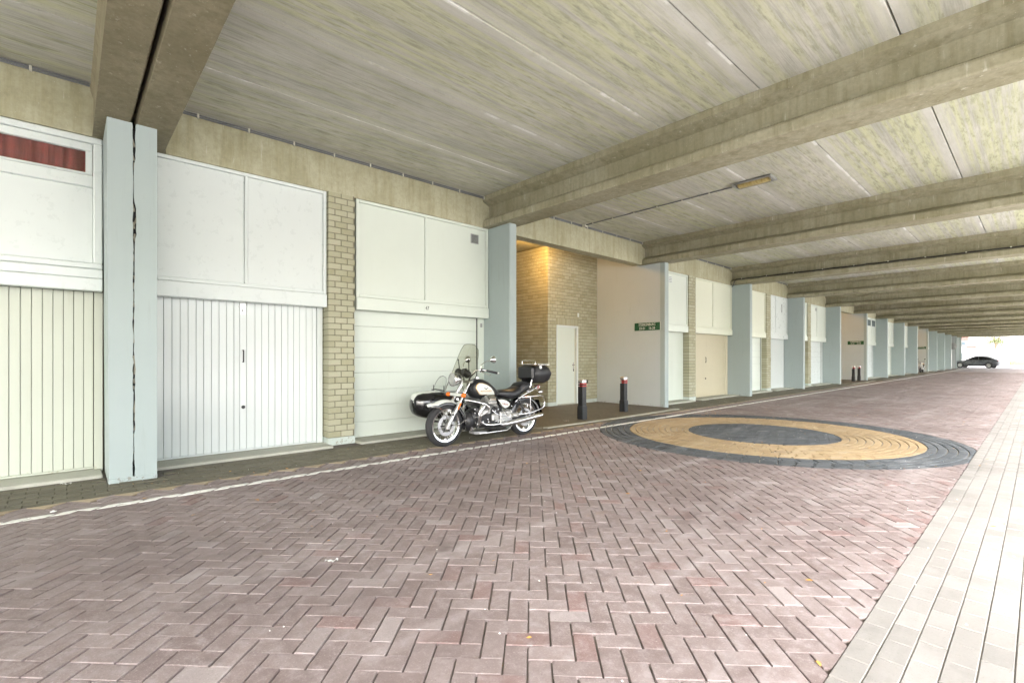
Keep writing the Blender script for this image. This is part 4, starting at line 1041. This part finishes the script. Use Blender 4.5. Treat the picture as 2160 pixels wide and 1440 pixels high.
# engine
en = MB().box((-.13,.50,.24),(.13,1.06,.60), .03).build('engine_block', M['satin_black'], mc)
MB().lathe([(.001,-.02),(.10,-.01),(.13,.03),(.14,.2)], 24, 'y', (0,.42,.42)).build('alternator_cover', M['satin_black'], en, 50)
for s in (-1,1):
    cyf = MB()
    for k in range(7): x_ = .13+.016*k; cyf.m = Matrix.Translation((s*(x_+.0),.66,.60+.014*k)) @ Euler((0,-R(42)*s,0)).to_matrix().to_4x4(); cyf.box((-.004,-.085,-.085),(.004,.085,.085), .002)
    cyf.build('cylinder_fins', M['alu'], en)
    hd2 = MB(); hd2.m = Matrix.Translation((s*.27,.66,.70)) @ Euler((0,-R(42)*s,0)).to_matrix().to_4x4(); hd2.box((-.035,-.09,-.085),(.045,.09,.085), .02); hd2.build('cylinder_head', M['alu'], en)
    rk = MB(); rk.m = Matrix.Translation((s*.305,.66,.745)) @ Euler((0,-R(42)*s,0)).to_matrix().to_4x4(); rk.box((-.01,-.075,-.06),(.025,.075,.06), .018); rk.build('rocker_cover', M['chrome'], en)
    MB().tube([(s*.15,.75,.62),(s*.17,.86,.60),(s*.12,.93,.56)], .03, 10).build('carburettor', M['alu'], en, 50)
    MB().tube([(s*.26,.60,.66),(s*.25,.50,.55),(s*.20,.50,.36),(s*.19,.62,.30),(s*.20,1.0,.27)], .021, 10).build('exhaust_header', M['chrome'], en, 60)
    MB().tube([(s*.20,.95,.27),(s*.205,1.08,.275),(s*.215,1.30,.295),(s*.225,1.75,.345),(s*.228,1.90,.362)], [.024,.042,.048,.05,.044], 14).build('silencer', M['chrome'], mc, 60)
    cb_ = MB(); cb_.tube([(s*.10,.28,.72),(s*.24,.40,.69),(s*.32,.52,.655),(s*.345,.58,.60),(s*.335,.57,.53),(s*.25,.50,.46),(s*.12,.46,.42)], .014, 8)
    cb_.tube([(s*.30,.50,.645),(s*.34,.42,.62),(s*.35,.38,.54),(s*.345,.37,.45),(s*.31,.40,.34),(s*.18,.46,.25)], .016, 8); cb_.build('crash_bar', M['chrome'], mc, 60)
    fbd = MB().box((s*.16,.62,.235),(s*.32,.98,.25), .005).build('footboard', M['rubber'], mc)
    MB().tube([(s*.2,.42,.17),(s*.3,.6,.185),(s*.3,1.0,.185),(s*.2,1.2,.23)], .010, 6).build('foot_rail', M['chrome'], mc, 60)
    sp_ = [(.90,.70),(.99,.705),(1.10,.68),(1.19,.63),(1.21,.58),(1.16,.535),(1.08,.515),(1.0,.57)]
    pn = MB().prism(sp_, 'x', s*.10, s*.165).build('side_panel', M['gloss_black'], mc)
    in_ = [(1.06+(y-1.06)*.84,.615+(z-.615)*.80) for y,z in sp_]
    MB().prism(in_, 'x', s*.165, s*.169).build('panel_badge', M['ivory'], pn)
    if s > 0: text('California', .042, 'lettering', M['dkred'], pn, (.171,1.08,.605), (R(90),R(10),R(90)), sx=.85)
    MB().tube([(s*.15,1.40,.70),(s*.155,1.50,.52),(s*.155,1.585,.37)], .012, 8).build('shock_absorber', M['chrome'], mc, 60)
    spg = MB(); hx = [(s*.155+.034*math.cos(k*.9), 1.415+.125*k/60+.034*math.sin(k*.9)*.5, .665-.23*k/60+.034*math.sin(k*.9)*.3) for k in range(61)]; spg.tube(hx, .007, 5); spg.build('spring', M['satin_black'], mc, 60)
    MB().tube([(s*.16,1.48,.70),(s*.25,1.58,.71),(s*.25,1.86,.715),(s*.25,1.93,.69),(s*.25,1.955,.60),(s*.25,1.945,.52),(s*.25,1.88,.48),(s*.25,1.60,.42),(s*.16,1.40,.40)], .009, 6).build('pannier_rail', M['chrome'], mc, 60)
    MB().tube([(s*.25,1.60,.71),(s*.25,1.60,.42)], .008, 6).build('pannier_rail', M['chrome'], mc, 60)
    MB().tube([(s*.11,1.36,.62),(s*.13,1.5,.72),(s*.12,1.75,.80),(s*.11,1.9,.86)], .016, 8).build('frame_tube', M['chrome'], mc, 60)
    q_ = MB(); q_.lathe([(.001,.06),(.025,.055),(.036,.03),(.036,-.0),(.02,-.03),(.001,-.04)], 14, 'y', (.16*s,1.93,.77)); q_.build('rear_indicator', M['chrome'], mc, 50)
    MB().box((s*.14,1.47,.685),(s*.17,1.66,.715), .006).build('grab_bracket', M['chrome'], mc)
    MB().box((s*.165,1.55,.683),(s*.175,1.62,.717), .003).build('side_reflector', M['orange'], mc)
    MB().tube([(s*.12,1.72,.86),(s*.13,1.74,.96),(s*.13,1.76,1.02)], .010, 6).build('rack_strut', M['chrome'], mc, 60)
    MB().tube([(s*.14,1.68,.84),(s*.16,1.90,.83),(s*.16,1.93,.88),(s*.14,1.74,.90)], .009, 6).build('luggage_rack', M['chrome'], mc, 60)
rg = guard(1.65,.33,.372,5,172,.088)
MB().loft(rg, closed=False).build('rear_mudguard', M['gloss_black'], mc, 50)
MB().loft([[(x_,1.98+.06*k,.62-.16*k) for x_ in (-.085,-.04,.04,.085)] for k in range(3)], closed=False).build('mudguard_tail', M['gloss_black'], mc, 50)
MB().box((-.05,1.98,.80),(.05,2.06,.89), .02).build('tail_light', plain('tail_red', (.35,.02,.02), .2), mc)
MB().box((-.12,.95,.12),(.12,1.0,.2)).build('centre_stand', M['satin_black'], mc)
MB().prism([(.36,.18),(.62,.16),(.62,.2),(.36,.215)], 'x', .10, .24).build('lower_step', M['metal'], mc)
MB().lathe([(.018,.0),(.03,.0),(.03,.012),(.018,.012)], 18, 'x', (.24,.30,.27), closed_prof=True).build('mount_ring', M['chrome'], mc, 40)
MB().sphere((0,.41,.36), .15, 20, 12, (.9,.9,1.05)).build('sidecar_mount', M['satin_black'], mc, 60)
# engine clutter on both sides: gearbox, starter, linkages, bolts
MB().box((-.15,.98,.26),(.15,1.28,.50), .03).build('gearbox', M['alu'], mc)
MB().tube([(.0,1.25,.36),(.09,1.40,.35),(.10,1.62,.335)], .04, 10).build('swingarm', M['satin_black'], mc, 60)
for s in (-1,1):
    cl_ = MB(); rq = random.Random(5)
    for k in range(26):
        y_, z_ = rq.uniform(.45,1.25), rq.uniform(.27,.60); cl_.lathe([(.001,s*.012),(.012,s*.01),(.013,0)], 8, 'x', (s*(.132 if y_ < 1.0 else .152),y_,z_))
    cl_.build('cover_bolts', M['chrome'], mc, 40)
    lk = MB(); lk.tube([(s*.16,.85,.33),(s*.19,1.0,.37),(s*.17,1.22,.36)], .009, 6); lk.tube([(s*.15,.80,.52),(s*.2,.9,.43),(s*.18,1.12,.40)], .007, 6); lk.tube([(s*.17,.95,.62),(s*.19,1.12,.40)], .008, 6); lk.tube([(s*.18,.60,.30),(s*.26,.72,.29),(s*.27,.9,.30)], .012, 6); lk.build('linkages', M['chrome'], mc, 60)
    MB().box((s*.12,.78,.34),(s*.19,.93,.46), .02).build('starter_motor', M['alu'], mc); MB().box((s*.13,.56,.46),(s*.17,.76,.56), .015).build('valve_cover', M['alu'], mc)
    MB().tube([(s*.13,.52,.30),(s*.145,.56,.42),(s*.14,.60,.50)], .02, 8).build('engine_rib', M['alu'], mc, 50)
    MB().tube([(s*.16,1.22,.42),(s*.20,1.30,.41),(s*.24,1.36,.40)], .012, 6).build('pillion_peg', M['chrome'], mc, 50)
    MB().box((s*.13,1.20,.36),(s*.165,1.40,.44), .012).build('peg_bracket', M['alu'], mc)
# top case
def oct_(z, a, b, w_, c_): return [(-w_,a+c_,z),(-w_+c_,a,z),(w_-c_,a,z),(w_,a+c_,z),(w_,b-c_*1.6,z),(w_-c_*1.6,b,z),(-w_+c_*1.6,b,z),(-w_,b-c_*1.6,z)]
tc = MB().loft([oct_(.93,1.80,2.10,.17,.05),oct_(.985,1.76,2.19,.235,.06),oct_(1.095,1.75,2.24,.265,.07),oct_(1.11,1.75,2.24,.265,.07),oct_(1.21,1.765,2.18,.245,.07),oct_(1.255,1.80,2.11,.20,.06)]).build('top_case', M['satin_black'], mc, 55)
MB().box((-.2,1.70,1.0),(.2,1.765,1.23), .03).build('backrest_pad', M['leather'], tc)
MB().tube([(-.24,1.80,1.268),(-.22,2.12,1.262),(.22,2.12,1.262),(.24,1.80,1.268),(-.24,1.80,1.268)], .007, 6).build('case_rack', M['chrome'], tc, 40)
MB().tube([(-.17,1.80,1.265),(-.17,1.80,1.325),(-.13,1.80,1.335),(.13,1.80,1.335),(.17,1.80,1.325),(.17,1.80,1.265)], .008, 6).build('rack_hoop', M['chrome'], tc, 40)
MB().box((.225,1.83,1.19),(.262,1.88,1.25), .008).build('case_latch', M['alu'], tc)
# sidecar
SX = -.93
SR = [(q_[0]+.05,*q_[1:]) for q_ in [(-.135,.03,.56,.65),(-.115,.10,.48,.715),(-.07,.165,.42,.765),(.02,.215,.37,.795),(.15,.255,.335,.81),(.40,.29,.31,.805),(.85,.31,.30,.79),(1.25,.30,.31,.76),(1.55,.25,.34,.70),(1.78,.14,.42,.60)]]
sd_ = MB().loft([ell(*q, n=28, p=2.5, x=SX) for q in SR]).build('sidecar', M['gloss_black'], mc, 60)
def sc_top(y, u):
    for a, b in zip(SR, SR[1:]):
        if a[0] <= y <= b[0]:
            t_ = (y-a[0])/(b[0]-a[0]); w_, z0, z1 = [a[k]*(1-t_)+b[k]*t_ for k in (1,2,3)]
            x_ = min(abs(u)/w_, .995); return (z0+z1)/2+(z1-z0)/2*(1-x_**2.5)**(1/2.5)
    return .7
ys = [-.078+.013*k for k in range(10)]+[.07+.05*k for k in range(8)]
wd = lambda y: min(.15, .06+.35*max(0,y+.085)); 
MB().loft([[(SX+u*wd(y),y,sc_top(y,u*wd(y))+.004) for u in (-1,-.6,-.2,.2,.6,1)] for y in ys], closed=False).build('nose_stripe', M['ivory'], sd_, 60)
lb = [(u, v) for v in range(11) for u in range(13)]
scv = [(SX+(-1+u/6)*.17*math.sqrt(max(0,1-(v/10.01)**3)), .40+.10*(v/10)+.07*(-1+u/6)**2, .815+.25*v/10) for u, v in lb]
swc = MB().add(scv, [(v*13+u,v*13+u+1,(v+1)*13+u+1,(v+1)*13+u) for v in range(10) for u in range(12)]).build('sidecar_windscreen', M['clear'], sd_, 60)
MB().tube([scv[v*13] for v in range(11)]+[scv[v*13+12] for v in range(9,-1,-1)], .0035, 5).build('screen_trim', M['satin_black'], swc, 60)
for s in (-1,1): MB().tube([(SX+s*.16,.47,.80),(SX+s*.165,.47,.90)], .007, 6).build('screen_post', M['satin_black'], swc, 60)
MB().tube([(SX-.2,.46,.812),(SX,.40,.832),(SX+.2,.46,.812)], .010, 6).build('cowl_trim', M['satin_black'], sd_, 60)
MB().loft([[(SX+x_,y,.70+.005*x_) for x_ in (-.2,-.07,.07,.2)] for y in (.55,.8,1.1)], closed=False).build('cockpit_lining', M['leather'], sd_)
MB().tube([(-.1,.35,.26),(SX+.2,.45,.26),(SX-.25,.45,.25)], .02, 8).build('chassis_tube', M['satin_black'], sd_, 60)
MB().tube([(-.1,1.2,.26),(SX+.2,1.2,.26),(SX-.38,1.2,.28)], .02, 8).build('chassis_tube', M['satin_black'], sd_, 60)
wheel(mc, 1.2, SX-.37, .29, .11, .2, False)
tag(mc, 'black and ivory touring motorcycle with top case, windscreen and sidecar, parked before door 47', 'motorcycle')
stray = [o for o in mc.children if o.name.startswith('rubbish')]

# ------------------------------------------------------------------ far things: scooters, mirror
def scooter(x, y, rz, lab):
    s_ = empty('scooter', (x,y,0), rz)
    for yy in (0,1.2): MB().lathe([(.13,-.04),(.20,-.05),(.24,-.02),(.24,.02),(.20,.05),(.13,.04)], 20, 'x', (0,yy,.24), closed_prof=True).build('wheel', M['rubber'], s_, 50)
    MB().loft([ell(*q, n=14) for q in [(.62,.10,.28,.36),(.8,.16,.28,.62),(1.1,.17,.32,.74),(1.35,.14,.45,.74),(1.5,.06,.55,.68)]]).build('body', M['gloss_black'], s_, 60)
    MB().loft([ell(*q, n=14) for q in [(.7,.12,.70,.77),(1.0,.15,.73,.82),(1.35,.12,.75,.85)]]).build('seat', M['leather'], s_, 60)
    MB().loft([[(-.2,.2,.3),(.2,.2,.3),(.2,.24,.3),(-.2,.24,.3)],[(-.18,.10,.6),(.18,.10,.6),(.18,.16,.6),(-.18,.16,.6)],[(-.1,.12,.95),(.1,.12,.95),(.1,.17,.95),(-.1,.17,.95)]]).build('leg_shield', M['bwhite'], s_)
    MB().box((-.15,.2,.27),(.15,.75,.32), .02).build('floorboard', M['satin_black'], s_)
    MB().tube([(0,0,.24),(0,.16,.95)], .03, 8).build('fork_leg', M['metal'], s_); MB().tube([(-.32,.24,1.0),(0,.16,.98),(.32,.24,1.0)], .015, 8).build('handlebar', M['satin_black'], s_)
    for s in (-1,1):
        m_ = MB().tube([(.24*s,.2,1.0),(.28*s,.18,1.18)], .008, 6).build('mirror_stem', M['satin_black'], s_); MB().sphere((.29*s,.18,1.22), .06, 10, 6, (1,.3,.8)).build('mirror', M['satin_black'], m_)
    MB().sphere((0,.08,.86), .08, 10, 6).build('headlight', M['lens'], s_, 60)
    tag(s_, lab, 'scooter', 'scooters parked in the far recess')
scooter(-7.32,57.0,R(0),'dark scooter parked under the farthest green sign'); scooter(-7.85,57.2,R(0),'scooter parked deepest under the farthest green sign')
mr = empty('traffic_mirror', (-7.3,79.6,0))
MB().tube([(0,0,-.02),(0,0,3.1)], .05, 10).build('pole', M['metal'], mr, 50); MB().lathe([(.001,-.06),(.22,-.05),(.38,-.01),(.40,.02),(.36,.03),(.001,.05)], 28, 'y', (.12,-.05,2.75)).build('mirror_back', M['grille'], mr, 50)
MB().box((-.02,-.07,2.6),(.14,.0,2.9)).build('bracket', M['metal'], mr)
tag(mr, 'round grey traffic mirror on a pole at the far end of the fins', 'mirror')

# ------------------------------------------------------------------ car outside the far end
M['car'] = plain('car_paint_graphite', (.085,.09,.10), .25, 0., coat=.8); M['car_glass'] = plain('car_glass', (.012,.014,.016), .06); M['car_black'] = plain('car_cladding', (.015,.015,.016), .55)
cr = empty('parked_car', (-5.55,87.6,0), R(-12))          # local -x is the nose, y across
def sect(x, w_, z0, zs, z1, t_=.82):
    return [(x,-w_*.94,z0),(x,-w_,z0+.18),(x,-w_,zs-.06),(x,-w_*.96,zs),(x,-w_*t_,z1),(x,w_*t_,z1),(x,w_*.96,zs),(x,w_,zs-.06),(x,w_,z0+.18),(x,w_*.94,z0)]
MB().loft([sect(-2.25,.62,.34,.62,.66,.9),sect(-2.18,.78,.26,.70,.76,.9),sect(-1.95,.88,.22,.78,.86,.9),sect(-1.3,.92,.2,.86,.95,.88),sect(-.75,.92,.2,.93,1.02,.86),sect(.3,.92,.2,.96,1.03,.86),sect(1.4,.92,.22,1.0,1.07,.86),sect(1.95,.90,.28,1.02,1.10,.86),sect(2.2,.82,.36,.98,1.06,.84),sect(2.28,.70,.42,.80,.90,.84)]).build('car_body', M['car'], cr, 35)
MB().loft([[(x,-w_,z0),(x,-w_*.80,z1),(x,w_*.80,z1),(x,w_,z0)] for x, w_, z0, z1 in ((-.95,.80,1.0,1.02),(-.25,.80,1.0,1.42),(.15,.80,1.0,1.53),(.75,.80,1.02,1.54),(1.35,.79,1.04,1.42),(1.95,.74,1.06,1.14))]).build('cabin', M['car'], cr, 35)
for s in (-1,1):
    for pl in ([(-.80,1.02,1.04),(-.18,1.02,1.40),(.30,1.02,1.48),(.36,1.02,1.03)],[(.42,1.02,1.03),(.40,1.02,1.48),(.85,1.02,1.46),(1.55,1.02,1.20),(1.62,1.02,1.09)]):
        g_ = []
        for x, _, z in pl: g_.append((x, s*(.80-.16*(z-1.0)/.53+.012), z))
        n_ = len(g_); MB().add(g_+[(x,y-s*.02,z) for x,y,z in g_], [tuple(range(n_)),tuple(range(n_,2*n_))[::-1]]+[(i,(i+1)%n_,n_+(i+1)%n_,n_+i) for i in range(n_)]).build('side_window', M['car_glass'], cr)
    for x in (-1.42,1.38):
        tyr = MB().lathe([(.22,-.1),(.30,-.11),(.345,-.08),(.345,.08),(.30,.11),(.22,.1)], 28, 'y', (x,s*.84,.345), closed_prof=True).build('wheel', M['rubber'], cr, 50)
        rm = MB().lathe([(.23,s*.1),(.20,s*.105),(.001,s*.07)], 24, 'y', (x,s*.84,.345))
        for k in range(5):
            a = 2*math.pi*k/5; rm.tube([(x,s*.95,.345),(x+.2*math.cos(a),s*.95,.345+.2*math.sin(a))], .025, 6)
        rm.build('rim', M['metal'], tyr, 40)
        MB().lathe([(.35,s*.915),(.41,s*.935),(.43,s*.93),(.36,s*.90)], 18, 'y', (x,0,.345), 0, math.pi).build('wheel_arch', M['car_black'], cr, 50)
    MB().box((-.75,s*.86,1.02),(-.55,s*1.02,1.14), .03).build('door_mirror', M['car'], cr)
    MB().box((-1.0,s*.905,.22),(1.0,s*.935,.34), .01).build('sill_trim', M['car_black'], cr)
    MB().box((-2.17,s*.55,.66),(-1.95,s*.83,.73), .02).build('headlight', M['lens'], cr)
    MB().box((2.1,s*.55,.90),(2.27,s*.82,.98), .02).build('tail_light', M['red'], cr)
    for x in (-.05,.85): MB().box((x,s*.925,.86),(x+.16,s*.945,.885), .004).build('door_handle', M['car'], cr)
MB().loft([[(-.93,-.72,1.03),(-.93,.72,1.03)],[(-.24,-.62,1.435),(-.24,.62,1.435)]], closed=False).build('windscreen', M['car_glass'], cr)
MB().box((-2.285,-.26,.44),(-2.22,.26,.56), .005).build('number_plate', plain('plate_yellow', (.75,.45,.03), .4), cr)
MB().box((-2.23,-.5,.26),(-2.12,.5,.42), .02).build('grille', M['car_black'], cr)
tag(cr, 'dark graphite coupe-style car standing in daylight beyond the last fin', 'car')

# ------------------------------------------------------------------ buildings, hedge and tree beyond
M['render'] = plain('white_render', (.24,.236,.23), .8, var=.05); M['redbrick'] = plain('red_brick_far', (.13,.045,.038), .85, var=.2, scale=3); M['pane_far'] = plain('far_glass', (.03,.045,.055), .35)
bd = empty('white_building', (-14,150,0))
MB().box((-40,0,-.1),(60,12,14)).build('wall', M['render'], bd)
for k in range(16):
    wf = MB().box((6.2+1.55*k,-.12,6.2),(7.3+1.55*k,-.02,7.3), .03).build('window', M['render'], bd); MB().box((6.3+1.55*k,-.15,6.3),(7.2+1.55*k,-.13,7.2)).build('pane', M['pane_far'], wf)
for x in (-2.2,-.6):
    wf = MB().box((x,-.12,6.3),(x+1.3,-.02,7.3), .03).build('window', M['render'], bd); MB().box((x+.1,-.15,6.4),(x+1.2,-.13,7.2)).build('pane', M['pane_far'], wf)
tag(bd, 'long white building far outside with a row of upper windows', 'building')
hs_ = empty('brick_house', (-12.5,128,0))
MB().box((0,0,-.1),(5.4,6,6.6)).build('wall', M['render'], hs_)
MB().box((.3,-.06,4.6),(3.2,-.01,5.6)).build('brick_band', M['redbrick'], hs_); MB().box((.1,-.06,3.2),(1.0,-.01,3.8)).build('brick_band', M['redbrick'], hs_); MB().box((2.9,-.06,3.2),(4.3,-.01,3.6)).build('brick_band', M['redbrick'], hs_)
for x0, z0, w_, h_, nm in ((1.2,3.7,1.7,.7,'window'),(.4,1.2,.7,1.1,'window'),(1.5,1.0,1.0,1.3,'door')):
    wf = MB().box((x0,-.1,z0),(x0+w_,-.01,z0+h_), .02).build(nm, M['redbrick'] if nm == 'window' and z0 < 2 else M['render'], hs_); MB().box((x0+.1,-.13,z0+.1),(x0+w_-.1,-.11,z0+h_-.1)).build('pane', M['pane_far'], wf)
MB().prism([(-.3,6.6),(5.7,6.6),(5.7,6.9),(-.3,6.9)], 'y', -.3, 6.3).build('roof', M['redbrick'], hs_)
tag(hs_, 'small white house with red brick bands beyond the parked car', 'house')
def leafmat(name, c1, c2):
    t = NT(name); at = t.n('ShaderNodeAttribute', attribute_name='tint'); t.set(t.mix(at.outputs['Fac'], c1, c2), .6); return t.mat
M['leaf'] = leafmat('tree_leaves', (.035,.055,.012), (.085,.095,.02)); M['hedge'] = leafmat('hedge_leaves', (.03,.05,.01), (.09,.085,.018)); M['bark'] = plain('bark', (.16,.11,.07), .9, bump=.4)
def leaves(name, mat, parent, pts_fn, n, size):
    m = MB()
    for _ in range(n):
        c = Vector(pts_fn()); d = Vector((random.gauss(0,1),random.gauss(0,1),random.gauss(0,1))).normalized(); e = d.orthogonal().normalized(); f_ = d.cross(e); s_ = size*random.uniform(.6,1.3)
        m.add([tuple(c+e*s_),tuple(c+f_*s_*.5),tuple(c-e*s_),tuple(c-f_*s_*.5)], [(0,1,2,3)], random.random())
    return m.build(name, mat, parent, fix=False)
tr_ = empty('street_tree', (-4.75,108,0))
MB().tube([(0,0,-.05),(.03,0,1.2),(0,.05,2.6),(.05,0,4.2)], [.13,.11,.09,.04], 8).build('trunk', M['bark'], tr_, 60)
lm = MB(); clumps = []
for k in range(9):
    a = k*2.4; e_ = (1.3*math.cos(a)*random.uniform(.6,1.1),1.3*math.sin(a),3.6+.28*k*random.uniform(.6,1)); lm.tube([(.02,.02,2.2+.15*k),(e_[0]*.5,e_[1]*.5,e_[2]-.5),e_], [.05,.035,.012], 5); clumps.append(e_); clumps.append((e_[0]*.55,e_[1]*.55,e_[2]-.1))
lm.build('limbs', M['bark'], tr_, 60)
def tp_():
    c = random.choice(clumps); return (c[0]+random.gauss(0,.34),c[1]+random.gauss(0,.34),c[2]+random.gauss(0,.28))
leaves('crown', M['leaf'], tr_, tp_, 2200, .09)
tag(tr_, 'young street tree with thin yellow-green crown behind the parked car', 'tree')
hg = empty('hedge', (-3.5,118,0)); MB().box((.1,-.4,-.1),(14,.4,.75), .1).build('hedge_core', M['bark'], hg)
leaves('foliage', M['hedge'], hg, lambda: (random.uniform(0,14.1),random.uniform(-.5,.5),random.uniform(0,.9)), 9000, .06)
tag(hg, 'low clipped yellow-green hedge along the street beyond the car', 'hedge')

# ------------------------------------------------------------------ small litter on the paving
M['leaf_dry'] = leafmat('dry_leaves', (.40,.17,.04), (.55,.33,.08)); lv = MB()
def leaf_at(x, y, s_):
    a = random.uniform(0,6.3); q = [(math.cos(a+t_)*s_*r_, math.sin(a+t_)*s_*r_) for t_, r_ in ((0,1),(1.2,.5),(3.14,1),(4.6,.45))]
    lv.add([(x+dx,y+dy,.006+random.uniform(0,.008)) for dx, dy in q], [(0,1,2,3)], random.random())
for _ in range(110): leaf_at(random.uniform(-6.6,-.2), random.uniform(.8,16), random.uniform(.012,.026))
for _ in range(60): leaf_at(random.uniform(-7.3,-5.9), random.uniform(.5,18), random.uniform(.012,.028))
for _ in range(40): leaf_at(random.gauss(-5.5,.2), random.gauss(11.6,.5), random.uniform(.02,.035))
stuff(tag(lv.build('fallen_leaves', M['leaf_dry'], fix=False), 'scattered dry orange leaves on the paving', 'leaves'))
bt = MB(); rb_ = random.Random(12)
for _ in range(420):
    x, y = rb_.uniform(-7.3,.2), rb_.uniform(.6,22); s_ = rb_.uniform(.003,.009); a = rb_.uniform(0,3)
    bt.add([(x+s_*math.cos(a+k*1.57),y+s_*math.sin(a+k*1.57)*rb_.uniform(.4,1),.007) for k in range(4)]+[(x,y,.012)], [(0,1,4),(1,2,4),(2,3,4),(3,0,4)], rb_.random())
stuff(tag(bt.build('paving_crumbs', M['line'], fix=False), 'tiny pale crumbs and grit strewn over the paving', 'grit'))
def scrap(x, y, L, rz, lab):
    m = MB(); n_ = 8; pts = [(-L/2+L*k/n_, .012*math.sin(k*1.1)) for k in range(n_+1)]
    m.add([(px,py-.012,.009+.006*math.sin(k*2.1)) for k,(px,py) in enumerate(pts)]+[(px,py+.012,.010+.006*math.cos(k*1.7)) for k,(px,py) in enumerate(pts)], [(i,i+1,n_+2+i,n_+1+i) for i in range(n_)])
    o = m.build('paper_scrap', M['bwhite'], None, 60); o.location = (x,y,0); o.rotation_euler = (0,0,rz); tag(o, lab, 'litter', 'paper scraps on the paving')
scrap(-3.28,1.33,.085,R(62),'curled white paper scrap on the red pavers in the left foreground')
scrap(-7.02,8.05,.11,R(30),'white paper strip between the motorcycle and the nearest bollard')
scrap(-7.25,-.02,.10,R(60),'white paper strip on the mossy pavers left of the cracked column')
scrap(-6.02,-.1,.05,R(20),'small white paper bit beside the white line at the far left')
